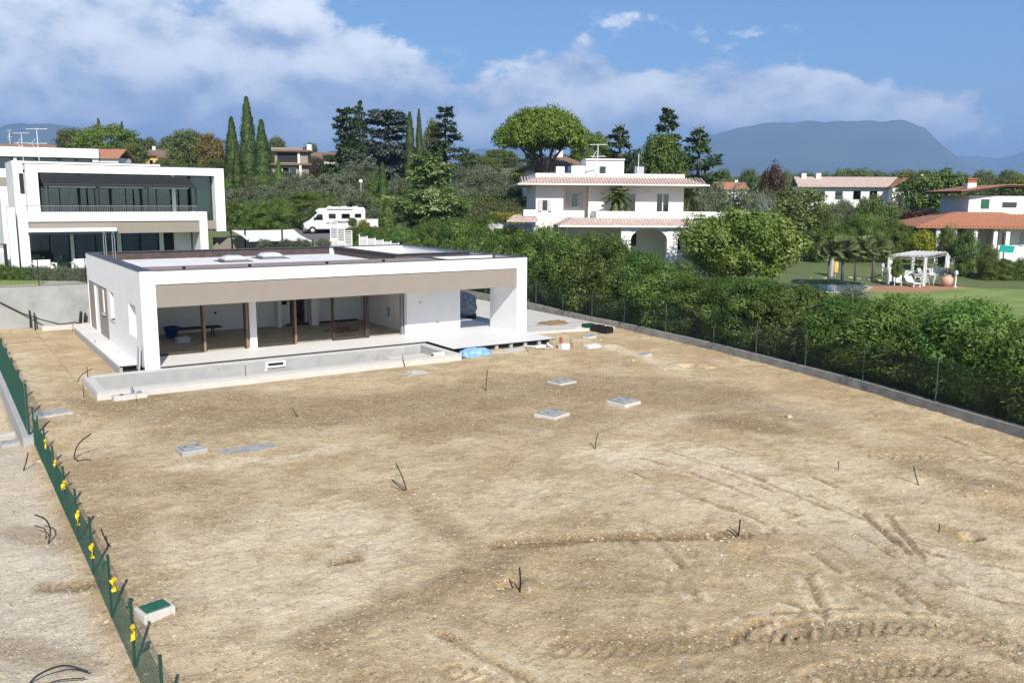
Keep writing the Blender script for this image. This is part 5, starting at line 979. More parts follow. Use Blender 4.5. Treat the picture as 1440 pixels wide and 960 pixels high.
# upper floor: big white frame with glass set back
ux0, ux1 = vx(40, 2.), vx(316, 2.); fr = MB(); fr.box(ux0, YV+1.8, z5-.55, ux1, YV+2.4, z5); fr.box(vx(303, 2.), YV+1.8, vz(325, 300, 2.), ux1, YV+7, z5-.55); fr.box(ux0, YV+1.8, z2-.2, vx(57, 2.), YV+7, z5-.55); fr.box(ux0, YV+2.4, z5-.35, ux1, YV+9, z5-.02); fr.build('upper_frame', 'plaster', V)
bx('roof_edge', 'capmetal', V, ux0-.03, YV+1.78, z5+.001, ux1+.03, YV+9, z5+.03)
gx0, gx1 = vx(59, 2.4), vx(302, 2.4)
for i, (pa, pb) in enumerate(((59, 113), (114, 157), (158, 200), (201, 243), (249, 267), (270, 300))):
    a, b = vx(pa, 2.4), vx(pb, 2.4); w_ = window(V, a, z2-.1, b, z5-.55, YV+2.6, 'glass', 'darkmetal', .07, .12, 1 if i < 4 else 0, name='glass_wall'); m = MB(); n = 26
    for j in range(n+1): x = a+.1+(b-a-.2)*j/n; m.v += [(x, YV+3.1+.08*math.sin(j*2.1), z2-.1), (x, YV+3.1+.08*math.sin(j*2.1), z5-.6)]
    m.f = [(2*j, 2*j+2, 2*j+3, 2*j+1) for j in range(n)]
    if i in (0, 2, 3, 5): m.build('curtain', 'curtain', w_, smooth=True)
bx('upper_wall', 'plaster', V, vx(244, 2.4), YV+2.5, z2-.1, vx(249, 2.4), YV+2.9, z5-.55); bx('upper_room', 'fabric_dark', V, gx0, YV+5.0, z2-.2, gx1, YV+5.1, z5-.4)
bx('under_beam', 'beige', V, x1+.02, YV+2.0, vz(322, 300, 2.), vx(303, 2.)-.02, YV+2.3, vz(310, 300, 2.))
# pergola awning
px0, px1 = vx(63, .5), vx(273, .5); za = vz(248, 150, 1.7); zb = vz(262, 150, -.1); pg = MB(); pg.add([(px0, YV+1.75, za), (px1, YV+1.75, za), (px1, YV+.0, zb+.12), (px0, YV+.0, zb+.12), (px0, YV+1.75, za-.08), (px1, YV+1.75, za-.08), (px1, YV+.0, zb+.04), (px0, YV+.0, zb+.04)], [(0, 3, 2, 1), (4, 5, 6, 7), (3, 7, 6, 2), (0, 1, 5, 4), (0, 4, 7, 3), (1, 2, 6, 5)]); aw = pg.build('awning', 'fabric_dark', V)
for i in range(14): t = i/14; MB().tube([(px0, YV+1.75*(1-t), za+(zb+.12-za)*t+.02), (px1, YV+1.75*(1-t), za+(zb+.12-za)*t+.02)], .03, 5).build('slat', 'darkmetal', aw)
for a, b in ((67, 138), (140, 206), (208, 268)): bx('cassette', 'white_paint', aw, vx(a), YV+.1, zb-.12, vx(b), YV+.3, zb+.02)
for px in (70, 141, 210, 277): bx('pergola_post', 'darkmetal', V, vx(px)-.05, YV-.02, z3-.2, vx(px)+.05, YV+.08, zb+.06)
bx('gutter', 'darkmetal', V, px0, YV-.08, zb-.02, px1, YV+.02, zb+.10)
rl = MB(); zt = vz(290); zr = z3
for x in np.arange(vx(34), xp, .11): rl.box(x-.008, YV-.05, zr, x+.008, YV-.034, zt)
rl.box(vx(34), YV-.06, zt, xp, YV-.02, zt+.04); rl.build('railing', 'grey_trim', V)
# lower awning box, left stepped wing
bx('awning_box', 'white_paint', V, vx(36), YV-.45, vz(325), vx(161), YV-.11, vz(320)); bx('awning_fabric', 'darkmetal', V, vx(37), YV-.40, vz(328.5), vx(160), YV-.12, vz(325)-.01)
wl = MB(); wl.box(vx(10, 1.5), YV+1.5, VZ-.5, x0, YV+9, vz(292, 20, 1.)); wl.box(vx(22, 4.), YV+3.5, VZ+2.5, ux0, YV+9, vz(231, 20, 4.)); wl.box(vx(2, 3.), YV+2.5, VZ-.5, vx(10, 1.5), YV+9, vz(265, 0, 3.)); wl.build('side_wing', 'plaster', V)
bx('side_slot', 'black', V, vx(30, 4.), YV+3.42, vz(272, 30, 4.), vx(37, 4.), YV+3.5, vz(244, 30, 4.)); bx('side_panel', 'beige', V, vx(19, 1.), YV+1.42, vz(290, 20, 1.5), vx(38, 1.5), YV+1.5, vz(281, 20, 1.5)) if False else None
bx('rear_block', 'plaster', V, vx(22, 9.), YV+9.02, VZ, vx(229, 9.), YV+15, vz(228, 100, 9.)); bx('rear_edge', 'capmetal', V, vx(40, 9.), YV+9.0, vz(228, 100, 9.)+.001, vx(229, 9.)+.05, YV+15.02, vz(228, 100, 9.)+.04)
# terrace and plants in front of the villa
tag(MB().box(-40, 17.6, 1.5, 12, YV+2.0, 2.03).build('villa_terrace', 'paving'), 'pale paved terrace in front of the modern villa', kind='structure')
tag(MB().box(-40, 18.2, 1.6, vx(38)-.05, YV+2, 2.06).build('villa_lawn', 'grass'), 'strip of lawn beside the modern villa', kind='structure')
for i, px in enumerate(np.arange(2, 128, 9)): T('laurel%d' % (i % 3) if i < 5 else 'olive%d' % (i % 2), px, 373+rng.uniform(-3, 6), 50.9, 24, 'shrub', 'low clipped green shrub along the top of the retaining wall' if i < 5 else 'grey leaved shrub along the top of the retaining wall', 'green shrubs on the retaining wall' if i < 5 else 'grey shrubs on the retaining wall', 405, 'shrub')
tf2 = thing('garden_fence', 'thin dark wire fence on slim posts above the retaining wall', 'fence', (0, 17.55, 2.0))
for x in np.arange(-14, 14, 2.4): MB().box(x-.025, -.025, -.1, x+.025, .025, 1.45).build('post', 'darkmetal', tf2)
m = MB()
for h in np.arange(.1, 1.4, .2): m.tube([(-14, 0, h), (12.4, 0, h)], .005, 3, cap=False)
for x in np.arange(-14, 12.4, .2): m.tube([(x, 0, .05), (x, 0, 1.38)], .003, 3, cap=False)
m.build('wire_mesh', 'darkmetal', tf2)
for px, lab in ((62, 'white garden armchair on the terrace by the glass doors'), (119, 'second white garden armchair beside the flat roof corner')):
    c = onY(px, 380, YV-1.2); k = thing('garden_armchair', lab, 'chair', (c[0], YV-1.2, 2.035), .2)
    bx('seat', 'fabric_white', k, -.5, -.45, .28, .5, .40, .46); bx('backrest', 'fabric_white', k, -.5, .30, .461, .5, .45, .85)
    for s in (-1, 1):
        bx('armrest', 'white_paint', k, s*.62-.06, -.45, .60, s*.62+.06, .45, .66)
        for y in (-.42, .38): bx('leg', 'white_paint', k, s*.62-.035, y-.03, 0, s*.62+.035, y+.03, .60)
c = onY(2, 360, YV-2.); k = thing('outdoor_unit', 'white air-conditioning unit box at the edge of the lawn', 'unit', (c[0], YV+1.2, 2.06)); bx('case', 'white_paint', k, -.6, -.3, .1, .5, .3, 1.5); bx('grille', 'lightgrey', k, -.45, -.32, .4, .35, -.302, 1.3)
for s in (-.5, .4): bx('foot', 'grey_trim', k, s-.05, -.25, 0, s+.05, .25, .1)
c = onY(10, 380, YV-3.); k = thing('garden_post', 'dark square post standing on the strip of lawn', 'post', (c[0], c[1], 2.06)); bx('shaft', 'darkmetal', k, -.09, -.09, 0, .09, .09, 1.95); bx('cap', 'darkmetal', k, -.35, -.11, 1.951, .12, .11, 2.0)
# antennas
def antenna(px, top, dep, base, label, yagi=1.2):
    p = at(px, base, dep); h = at(px, top, dep)[2]-p[2]; k = thing('roof_antenna', label, 'antenna', (p[0], p[1], p[2]), YAW*-1+.3); MB().cyl(0, 0, 0, h, .035, 6).build('mast', 'white_paint', k)
    for zz, ln in ((h*.97, yagi), (h*.62, yagi*.9)):
        m = MB(); m.tube([(-ln/2, 0, zz), (ln/2, 0, zz+.05)], .025, 5)
        for x in np.linspace(-ln/2, ln/2, 7): m.tube([(x, -.3, zz+.02), (x, .3, zz+.02)], .014, 4)
        if zz < h*.9: m.tube([(-ln*.35, 0, zz), (-ln*.1, 0, zz+.45)], .02, 4); m.tube([(-ln*.35, 0, zz), (-ln*.1, 0, zz-.45)], .02, 4)
        m.build('aerial', 'white_paint', k)
antenna(56, 181, 78, 238, 'tall white aerial on the modern villa roof with long crossbars', 1.7); antenna(33, 187, 92, 226, 'white aerial on the roof behind the modern villa', 1.5); antenna(15, 183, 120, 210, 'slim aerial mast on the farthest white roof', .6)
# second white villa behind on the left
zb_ = at(60, 300, 92)[2]; q = lambda px, py: at(px, py, 92)
V2 = thing('white_villa', 'white flat-roofed villa with a row of dark windows behind the modern one', 'house', tuple(at(0, 300, 92)), -YAW+.42)
ppm = F/92
X_ = lambda px: (px)/ppm; Z_ = lambda py: (300-py)/ppm
V2.location = at(0, 300, 92)
MB().wall_x(X_(-140), X_(130), 0, .4, Z_(330), Z_(208), [(X_(-60), Z_(238), X_(22), Z_(222)), (X_(26), Z_(238), X_(122), Z_(222))]).build('wall', 'plaster', V2); MB().box(X_(-140), -.3, Z_(221), X_(131), 8, Z_(209)).build('roof', 'plaster', V2); bx('roof_tiles', 'brown_tile', V2, X_(-20), 2.5, Z_(209)+.01, X_(75), 7, Z_(202))
bx('body', 'plaster', V2, X_(-140), .42, Z_(330), X_(129), 8, Z_(222)-.02); bx('beige_band', 'beige', V2, X_(-140), -.05, Z_(262), X_(35), -.003, Z_(250))
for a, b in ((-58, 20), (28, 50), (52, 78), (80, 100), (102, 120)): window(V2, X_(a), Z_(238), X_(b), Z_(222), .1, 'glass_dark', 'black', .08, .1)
# generic far houses
def place_house(px, base, dep, label, rz, name='house'):
    p = at(px, base, dep); return thing(name, label, 'house', (p[0], p[1], p[2]), -YAW+rz), F/dep
k, pp = place_house(145, 232, 170, 'far house showing only a plain red-brown roof', 0.)
bx('wall', 'plaster', k, -3, 0, -3, 3, 6, 1.4); MB().slab([(-.6, 1.2), (3, 3.0), (6.6, 1.2), (6.6, 1.4), (3, 3.2), (-.6, 1.4)], 0, -3.5, 3.5).build('roof', 'terracotta', k)
k, pp = place_house(243, 238, 240, 'yellow house with brown tiled roofs on the wooded slope', .25)
s = 1/pp
MB().box(-7, 0, -4, 5, 7, 3.6).box(-3, -3, -4, 1, 0, 3.0).build('wall', 'yellow', k)
MB().slab([(-.9, 3.55), (3.5, 5.2), (7.9, 3.55), (7.9, 3.8), (3.5, 5.45), (-.9, 3.8)], 0, -7.8, 5.8).build('roof', 'brown_tile', k); MB().slab([(-3.6, 2.9), (-1, 3.35), (.2, 3.55), (.2, 3.8), (-1, 3.6), (-3.6, 3.15)], 0, -3.7, 1.7).build('porch_roof', 'brown_tile', k)
for x in (-5.5, 2.6, 4.0): window(k, x-.45, .9, x+.45, 2.4, -.03, 'glass_dark', 'wood_dark')
window(k, -2.3, .9, -1.5, 2.3, -3.03, 'glass_dark', 'wood_dark'); bx('balcony', 'white_paint', k, -.8, -3.6, .6, 1.4, -3.03, .9)
for x in (-5, 0.5): bx('chimney', 'plaster', k, x-.4, 3, 4.9, x+.4, 3.8, 6.3); bx('chimney_cap', 'brown_tile', k.children[-1], x-.5, 2.9, 6.31, x+.5, 3.9, 6.5)
# terraced house beside the cypresses
k, pp = place_house(410, 250, 172, 'cream house with stacked flat terraces and brown edges beside the cypresses', .1); k.scale = (.85, .85, .72)
MB().box(-5, 0, -3, 4.0, 6, 3.4).box(-4.2, 3, 3.4, 3.5, 9, 7.2).build('wall', 'beige', k); MB().box(-5.5, -1.2, 3.4, 5.2, 3.2, 3.9).box(-5.0, 1.8, 7.2, 4.0, 9.4, 7.7).build('terrace_edge', 'brown_tile', k); bx('roof_cap', 'beige', k, -4.8, 2, 7.71, 2.5, 9, 8.3)
bx('loggia', 'black', k, -3.6, 2.95, 4.3, 1.4, 2.99, 6.9); bx('pillar', 'plaster', k, 1.2, 2.5, 3.9, 1.7, 2.94, 7.2); window(k, -2, .6, 1.2, 2.8, -.03, 'glass_dark', 'white_paint', mull=1); bx('pillar', 'plaster', k, 2.0, -1.1, -.5, 2.5, -.6, 3.39)  # flat black sheet paints the shade of the loggia recess
k, pp = place_house(490, 243, 190, 'low cream house with shallow brown roof by the dark red tree', .0); k.location = at(450, 243, 195)
bx('wall', 'pinkish', k, -6, 0, -3, 6, 7, 3.0); MB().slab([(-.8, 3.0), (3.5, 4.5), (7.8, 3.0), (7.8, 3.2), (3.5, 4.7), (-.8, 3.2)], 0, -6.8, 6.8).build('roof', 'brown_tile', k); bx('chimney', 'plaster', k, -3.5, 3, 4.2, -2.5, 4, 6.4)
# brown-roofed villa under the umbrella pine
k, pp = place_house(790, 262, 105, 'villa with brown hipped roof half hidden behind the white one', .05); MB().box(-4.4, 0, -3, 3.6, 7, 2.0).build('wall', 'pinkish', k); hip(MB(), -5.4, -1.0, 4.6, 8, 1.95, 3.7, 3.8, 4.2).build('roof', 'brown_tile', k)
for x in (-3.2, -1.2, 1.2): window(k, x-.5, .1, x+.5, 1.6, -.03, 'glass_dark', 'white_paint')
bx('chimney', 'plaster', k, -.4, 3, 3.0, .4, 3.7, 4.4)
# long white house and red roofs
k, pp = place_house(1200, 286, 150, 'long low white house with terracotta roof on the plain', -.15); s = 1/pp
MB().box(-9, 0, -2, 7.5, 8, 3.0).build('wall', 'plaster', k); g_ = MB().slab([(0, 3.0), (4, 4.4), (8, 3.0)], 0, 7.2, 7.5).build('gable', 'plaster', k)
MB().slab([(-.9, 2.75), (4, 4.4), (8.9, 2.75), (8.9, 2.95), (4, 4.62), (-.9, 2.95)], 0, -9.6, 7.9).build('roof', 'terracotta_old', k)
bx('wing', 'plaster', k, 5.5, -3, -2, 9.8, 5, 2.6); MB().slab([(5.2, 2.6), (7.65, 4.1), (10.1, 2.6), (10.1, 2.8), (7.65, 4.35), (5.2, 2.8)], 1, -3.3, 5).build('wing_roof', 'terracotta', k)
for x in (-5.5, -2.5, .5, 3.2): window(k, x-.7, .6, x+.7, 2.2, -.03, 'glass_dark', 'white_paint')
window(k, 6.2, .3, 7.1, 1.5, -3.03, 'wood_raw', 'wood_dark'); window(k, 8.0, .3, 9.1, 1.5, -3.03, 'glass_dark', 'white_paint')
for x in (-8, -5.5): bx('chimney', 'plaster', k, x-.4, 3, 3.5, x+.4, 3.8, 5.2)
for px, bs, dp, lab in ((1030, 274, 210, 'small far house with a plain red roof past the villa cedars'), (1295, 262, 260, 'tiny far house with a red roof behind dark trees')):
    k, pp = place_house(px, bs, dp, lab, .1); bx('wall', 'plaster', k, -3.5, 0, -3, 3.5, 6, 1.2); MB().slab([(-.6, 1.2), (3, 2.9), (6.6, 1.2), (6.6, 1.4), (3, 3.1), (-.6, 1.4)], 0, -4, 4).build('roof', 'terracotta', k); bx('chimney', 'plaster', k, 1.6, 3, 2.4, 2.3, 3.7, 3.6)
# ---------------- white two-storey villa over the hedge
D_ = 67.; pv = F/D_; VL = thing('two_storey_villa', 'white two-storey villa with pink tiled eaves, flat roof and arched porch', 'house', tuple(at(826, 362, D_)), -YAW+.06)
ax = lambda px: (px-826)/pv; az = lambda py: (362-py)/pv
ub = az(302); ut = az(258)
MB().wall_x(0, ax(960), 0, .3, ub-.3, ut, [(ax(857), az(299), ax(893), az(272)), (ax(921), az(299), ax(940), az(272))]).build('upper_wall', 'pinkish', VL)
MB().box(.02, .3, ub-.3, ax(960), 9, ut).box(ax(790), .9, -3, -.003, 9, ut).box(ax(752), -.3, -3, ax(790), 9, ut-.01).build('body', 'pinkish', VL)
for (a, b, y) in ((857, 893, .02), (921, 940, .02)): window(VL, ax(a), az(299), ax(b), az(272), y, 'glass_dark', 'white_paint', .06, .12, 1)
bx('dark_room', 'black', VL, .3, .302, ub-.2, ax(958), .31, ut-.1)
window(VL, ax(760), az(298), ax(769), az(282), -.33, 'glass_dark', 'white_paint', .05, .08, 0, shut='lightgrey'); window(VL, ax(803), az(293), ax(814), az(272), .87, 'glass_dark', 'white_paint', .05, .08, 0, shut='lightgrey')
window(VL, ax(754), az(337), ax(763), az(320), -.33, 'glass_dark', 'white_paint', .05, .08, 0, shut='lightgrey')
for px in (845, 909, 953): bx('vent_box', 'pinkish', VL, ax(px)-.12, -.06, az(273), ax(px)+.18, -.003, az(271)) if px != 845 else bx('vent_box', 'lightgrey', VL, ax(px)-.15, -.06, az(274), ax(px)+.15, -.003, az(272))
hip(MB(), ax(727), -1.5, ax(987), 10.2, az(261), az(251), 1.5, 1.6).build('eave', 'terracotta_old', VL); ev = VL.children[-1]
MB().plate(ax(727)-.08, -1.58, ax(987)+.08, 10.28, az(262.5), az(260.8), [(ax(727)+.02, -1.48, ax(987)-.02, 10.18)]).build('gutter', 'white_paint', ev)
tilerows(VL, (ax(730), -1.45, az(260)), (ax(985), -1.45, az(260)), (ax(730)+.0, .0, az(251.5)), 62, .045, 'terracotta_pink')
MB().plate(ax(752), .2, ax(961), 9, az(257), az(246), [(ax(752)+.25, .45, ax(961)-.25, 8.75)]).box(ax(752)+.25, .45, az(252), ax(961)-.25, 8.75, az(251)).build('parapet', 'plaster', VL)
st = MB().wall_x(ax(828), ax(883), 2.5, 5.2, az(250), az(226), []).build('stair_tower', 'plaster', VL); MB().box(ax(829)-1.2, 2.6, az(252), ax(828), 5.1, az(234)).build('tower_step', 'plaster', VL); window(VL, ax(847), az(246), ax(857), az(234), 2.47, 'glass_dark', 'lightgrey', .05, .08)
bx('tower_edge', 'white_paint', VL, ax(827), 2.4, az(226)+.002, ax(884), 5.3, az(226)+.12)
bx('chimney', 'lightgrey', VL, ax(905), 4, az(250), ax(918), 4.8, az(232)); bx('chimney_cap', 'darkmetal', VL.children[-1], ax(904), 3.9, az(232)+.002, ax(919), 4.9, az(230)); bx('small_chimney', 'plaster', VL, ax(783), 1.5, az(252), ax(795), 2.2, az(236))
MB().cyl(ax(908), 3.6, az(240), az(216), .03, 6).build('mast', 'white_paint', VL)
# balcony with skirt roof, porch with arches
MB().wall_x(ax(830), ax(1045), -2.6, -2.4, az(306), az(297), []).box(ax(830), -2.4, az(306), ax(832), 0, az(297)).box(ax(1040), -2.4, az(306), ax(1045), 4, az(297)).build('balcony_parapet', 'plaster', VL); bx('balcony_floor', 'pinkish', VL, ax(800), -2.39, az(309), ax(1040), -.01, az(306.5)); bx('wing_wall', 'pinkish', VL, ax(962), .5, -3, ax(1043), 8, az(306))
sk = MB(); sk.add([(ax(777), -3.9, az(315)), (ax(975), -3.9, az(315)), (ax(975), -2.6, az(306)), (ax(800), -2.6, az(306)), (ax(777), .85, az(315)), (ax(800), .85, az(306)), (ax(777), -3.9, az(317)), (ax(975), -3.9, az(317)), (ax(975), -2.6, az(317)), (ax(777), .85, az(317))], [(0, 1, 2, 3), (4, 0, 3, 5), (6, 7, 1, 0), (9, 6, 0, 4), (1, 7, 8, 2)]); sk.build('skirt_roof', 'terracotta_old', VL)
bx('skirt_gutter', 'white_paint', VL, ax(776), -4.0, az(317.5), ax(976), -3.905, az(315.5)); tilerows(VL, (ax(780), -3.85, az(314.6)), (ax(974), -3.85, az(314.6)), (ax(780), -2.62, az(306.2)), 48, .045, 'terracotta_pink')
ar = MB(); base_ = -3.
def arch(m, xa, xb, zs, zt, y0, y1, n=10):
    r_ = (xb-xa)/2; pts = [(xa, zt)]
    for i in range(n+1): t = math.pi*(1-i/n); pts.append(((xa+xb)/2+r_*math.cos(t), zs+min(r_, zt-zs-.1)*math.sin(t)))
    pts.append((xb, zt)); 
    for i in range(len(pts)-1):
        (u0, w0), (u1, w1) = pts[i], pts[i+1]
        if abs(u1-u0) > 1e-4: m.add([(u0, y0, w0), (u1, y0, w1), (u1, y0, zt), (u0, y0, zt), (u0, y1, w0), (u1, y1, w1), (u1, y1, zt), (u0, y1, zt)], [(0, 1, 2, 3), (7, 6, 5, 4), (0, 4, 5, 1)])
zt_ = az(317.6); zs_ = az(334)
cols = [(861, 874), (923, 937), (957, 966)]
for a, b in cols: MB().box(ax(a), -3.6, base_, ax(b), -3.1, zt_).build('porch_pillar', 'plaster', VL)
for a, b in ((874, 923), (937, 957)): m = MB(); arch(m, ax(a), ax(b), zs_, zt_, -3.55, -3.15); m.build('arch', 'plaster', VL)
MB().wall_x(ax(790), ax(1000), -.5, -.4, base_, az(318), [(ax(879), az(345), ax(893), az(323)), (ax(938), az(350), ax(956), az(322))]).build('porch_wall', 'pinkish', VL); bx('door', 'wood_dark', VL, ax(879), -.41, az(350), ax(893), -.40, az(323)); bx('window_dark', 'black', VL, ax(938), -.41, az(350), ax(956), -.40, az(322))
bx('porch_ceiling', 'plaster_in', VL, ax(800), -3.09, az(318.5), ax(966), -.51, az(317.8)); bx('porch_kerb', 'plaster', VL, ax(925), -4.2, -1.4, ax(960), -3.65, az(352))
eb = MB(); eb.add([(ax(710), -2.4, az(310)), (ax(752), -2.4, az(310)), (ax(752), -.35, az(303)), (ax(722), -.35, az(303)), (ax(710), -2.4, az(312)), (ax(752), -2.4, az(312))], [(0, 1, 2, 3), (4, 5, 1, 0), (0, 3, 4)]); eb.build('side_eave', 'terracotta_old', VL); bx('side_balcony', 'plaster', VL, ax(734), -1.2, az(305), ax(752), -.31, az(296))
pg = thing('garden_pergola', 'small white pergola beam on posts next to the villa hedge', 'pergola', tuple(at(690, 352, 70)), -YAW+.06); bx('beam', 'lightgrey', pg, -.1, -.1, 1.75, 3.6, .1, 2.05); bx('beam', 'lightgrey', pg, -.1, 2.0, 1.75, 3.6, 2.2, 2.05)
for x in (.05, 3.3): bx('post', 'white_paint', pg, x, -.08, -1, x+.2, .08, 1.749); bx('post', 'white_paint', pg, x, 2.02, -1, x+.2, 2.18, 1.749)
for i in range(7): bx('rafter', 'lightgrey', pg, .1+i*.5, -.2, 2.051, .2+i*.5, 2.3, 2.15)
c = at(870, 299, D_-1.8); plant('cycas', (c[0], c[1], at(870, 306, D_-1.8)[2]), 1.9, 2.5, 'cycad', 'bushy cycad palm on the villa balcony', 'plant', None, .3)
antenna(840, 203, 66, 250, 'white aerial cluster on the villa stair tower', 1.3)
# ---------------- house with terracotta porch on the right
D2 = 92.; p2 = F/D2; RH_ = thing('porch_house', 'white house with terracotta porch roof, chimney and overhanging dark eaves', 'house', tuple(at(1380, 362, D2)), -YAW-.10); bx_ = lambda px: (px-1380)/p2; bz = lambda py: (362-py)/p2
MB().box(bx_(1367), 2, -1, bx_(1480), 10, bz(276)).box(bx_(1395), -1, -1, bx_(1480), 2, bz(318)).build('wall', 'plaster', RH_)
hip(MB(), bx_(1274), -3.2, bx_(1490), 9, bz(319), bz(299), 6.0, 5.0).build('porch_roof', 'terracotta', RH_); tilerows(RH_, (bx_(1276), -3.1, bz(318.3)), (bx_(1480), -3.1, bz(318.3)), (bx_(1276)+4.6, 1.0, bz(302)), 40, .09, 'terracotta')
MB().slab([(bx_(1350), bz(273)), (bx_(1410), bz(264)), (bx_(1500), bz(264)), (bx_(1500), bz(262)), (bx_(1410), bz(262)), (bx_(1350), bz(271))], 1, .8, 11).build('eave_board', 'wood_dark', RH_); MB().slab([(bx_(1349), bz(270.8)), (bx_(1410), bz(261.8)), (bx_(1500), bz(261.8)), (bx_(1500), bz(260.5)), (bx_(1410), bz(260.5)), (bx_(1349), bz(269.5))], 1, .7, 11.2).build('upper_roof', 'terracotta', RH_)
ch = bx('chimney', 'plaster', RH_, bx_(1374), 4, bz(272), bx_(1386), 4.9, bz(258)); bx('chimney_hood', 'brick_red', ch, bx_(1374), 4.0, bz(258)+.01, bx_(1386), 4.9, bz(253)); bx('hood_cap', 'terracotta', ch, bx_(1372.5), 3.9, bz(253)+.005, bx_(1387.5), 5.0, bz(251.5))
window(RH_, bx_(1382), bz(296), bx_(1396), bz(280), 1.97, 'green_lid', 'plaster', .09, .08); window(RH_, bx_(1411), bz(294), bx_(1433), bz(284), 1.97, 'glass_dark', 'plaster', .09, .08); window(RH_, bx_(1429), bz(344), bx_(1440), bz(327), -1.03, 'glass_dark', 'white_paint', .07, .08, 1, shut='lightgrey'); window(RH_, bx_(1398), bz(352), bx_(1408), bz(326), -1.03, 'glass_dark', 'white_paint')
for px in (1303, 1325, 1352, 1378, 1394): bx('porch_pillar', 'plaster', RH_, bx_(px), -2.8, -1, bx_(px+5), -2.4, bz(319)-.13)
bx('porch_wall', 'beige', RH_, bx_(1290), 3, -1, bx_(1366), 3.3, bz(316)); c = at(1416, 350, D2-5); o = MB().box(-.7, -.05, -.35, .7, .05, .35).build('cloth', 'turquoise'); o.location = c; o.rotation_euler = (.3, .1, -YAW); tag(o, 'turquoise cloth hung to dry by the porch', 'cloth')
kk, pp = place_house(1308, 306, 100, 'small roof vent house with terracotta cap above the porch', .0); bx('shaft', 'plaster', kk, -.6, 0, -4, .6, 1, .6); MB().slab([(-1, .6), (0, 1.1), (1, .6)], 1, -.4, 1.4).build('cap', 'terracotta', kk)
# ================================================================ DRIVE, CAMPER, SAIL
dz = lambda px, py, dep: tuple(at(px, py, dep))
def sheet(name, pts, mat, label, th=.12, kind='structure', cat=None):
    m = MB(); n = len(pts); m.add([(p[0], p[1], p[2]) for p in pts]+[(p[0], p[1], p[2]-th) for p in pts], [tuple(range(n))]+[(i, n+i, n+(i+1) % n, (i+1) % n) for i in range(n)]); o = m.build(name, mat)
    return tag(o, label, cat, kind=kind)
def gpt(px, dep, dzz=.06): p = at(px, 281, dep); return (p[0], p[1], g(p[0], p[1])+dzz)
dv = [(455, 70, 545, 70), (440, 80, 560, 80), (425, 90, 560, 90), (415, 98, 545, 98), (408, 106, 540, 106), (405, 112, 540, 112)]
m = MB()
for a, d1, b, d2 in dv: p, q = gpt(a, d1, .22), gpt(b, d2, .22); m.v += [p, q]
m.f = [(2*i, 2*i+1, 2*i+3, 2*i+2) for i in range(len(dv)-1)]; tag(m.build('driveway', 'asphalt'), 'grey asphalt drive where the camper van is parked', kind='structure')
# camper van: local x = forward, seen side on with its nose towards the shade sail
D3 = 100.; c3 = at(468, 327, D3); gz3 = c3[2]
CV = thing('camper_van', 'white camper van with side stripe parked on the drive', 'camper van', (c3[0], c3[1], gz3), math.pi-YAW+.30)
def sidepanel(name, poly, y0, y1, mat, par): return MB().slab(poly, 1, y0, y1).build(name, mat, par, bevel=.04)
bd = sidepanel('body', [(-3.6, .45), (1.0, .45), (1.0, .55), (1.0, 2.75), (.2, 2.95), (-3.5, 2.9), (-3.65, 2.6)], -1.1, 1.1, 'white_body', CV)
cab = sidepanel('cab', [(1.0, .45), (3.0, .45), (3.25, .62), (3.25, 1.05), (2.75, 1.35), (1.75, 2.25), (1.0, 2.30)], -1.0, 1.0, 'white_body', CV)
sidepanel('overcab', [(1.0, 2.28), (1.75, 2.27), (1.95, 2.45), (1.6, 2.75), (1.0, 2.78)], -1.05, 1.05, 'white_body', CV)
for y, s in ((1.012, 1), (-1.012, -1)):
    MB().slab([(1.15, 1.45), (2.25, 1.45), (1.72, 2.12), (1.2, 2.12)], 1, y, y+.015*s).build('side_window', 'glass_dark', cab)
    bx('door_seam', 'grey_trim', cab, 1.05, y-.004*s, .55, 1.075, y+.006*s, 2.15); bx('handle', 'grey_trim', cab, 1.2, y, 1.28, 1.38, y+.03*s, 1.34)
    yb = 1.1*s
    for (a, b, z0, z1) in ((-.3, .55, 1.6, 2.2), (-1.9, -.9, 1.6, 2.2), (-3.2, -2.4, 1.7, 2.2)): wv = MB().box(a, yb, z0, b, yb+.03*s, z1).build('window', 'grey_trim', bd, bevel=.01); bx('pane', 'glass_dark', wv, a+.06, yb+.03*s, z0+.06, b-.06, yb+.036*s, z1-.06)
    MB().slab([(-2.6, 1.15), (.8, 1.0), (.95, 1.12), (-.2, 1.38), (-2.6, 1.32)], 1, yb, yb+.006*s).build('stripe', 'grey_trim', bd); MB().slab([(-.75, .6), (-.05, .6), (-.05, 2.5), (-.75, 2.5)], 1, yb, yb+.004*s).build('habitation_door', 'white_paint', bd)
    MB().tube([(-2.2, yb+.10*s, 2.72), (.7, yb+.10*s, 2.72)], .07, 8).build('awning_roll', 'lightgrey', bd)
MB().add([(2.70, -.9, 1.40), (2.70, .9, 1.40), (1.80, .85, 2.22), (1.80, -.85, 2.22), (2.73, -.9, 1.42), (2.73, .9, 1.42), (1.83, .85, 2.24), (1.83, -.85, 2.24)], [(0, 1, 2, 3), (7, 6, 5, 4), (0, 4, 5, 1), (1, 5, 6, 2), (2, 6, 7, 3), (3, 7, 4, 0)]).build('windscreen', 'glass_dark', CV)
for y in (-.75, .75): MB().box(3.22, y-.2, .85, 3.28, y+.2, 1.05).build('headlight', 'dome', CV)
bx('bumper', 'grey_trim', CV, 3.0, -1.0, .35, 3.36, 1.0, .62); bx('underbody', 'black', CV, -3.5, -.9, .28, 3.0, .9, .46)
for (a, b) in ((-2.9, -2.3), (-1.6, -1.1), (.1, .6)): bx('roof_hatch', 'lightgrey', CV, a, -.3, 2.93, b, .3, 3.03)
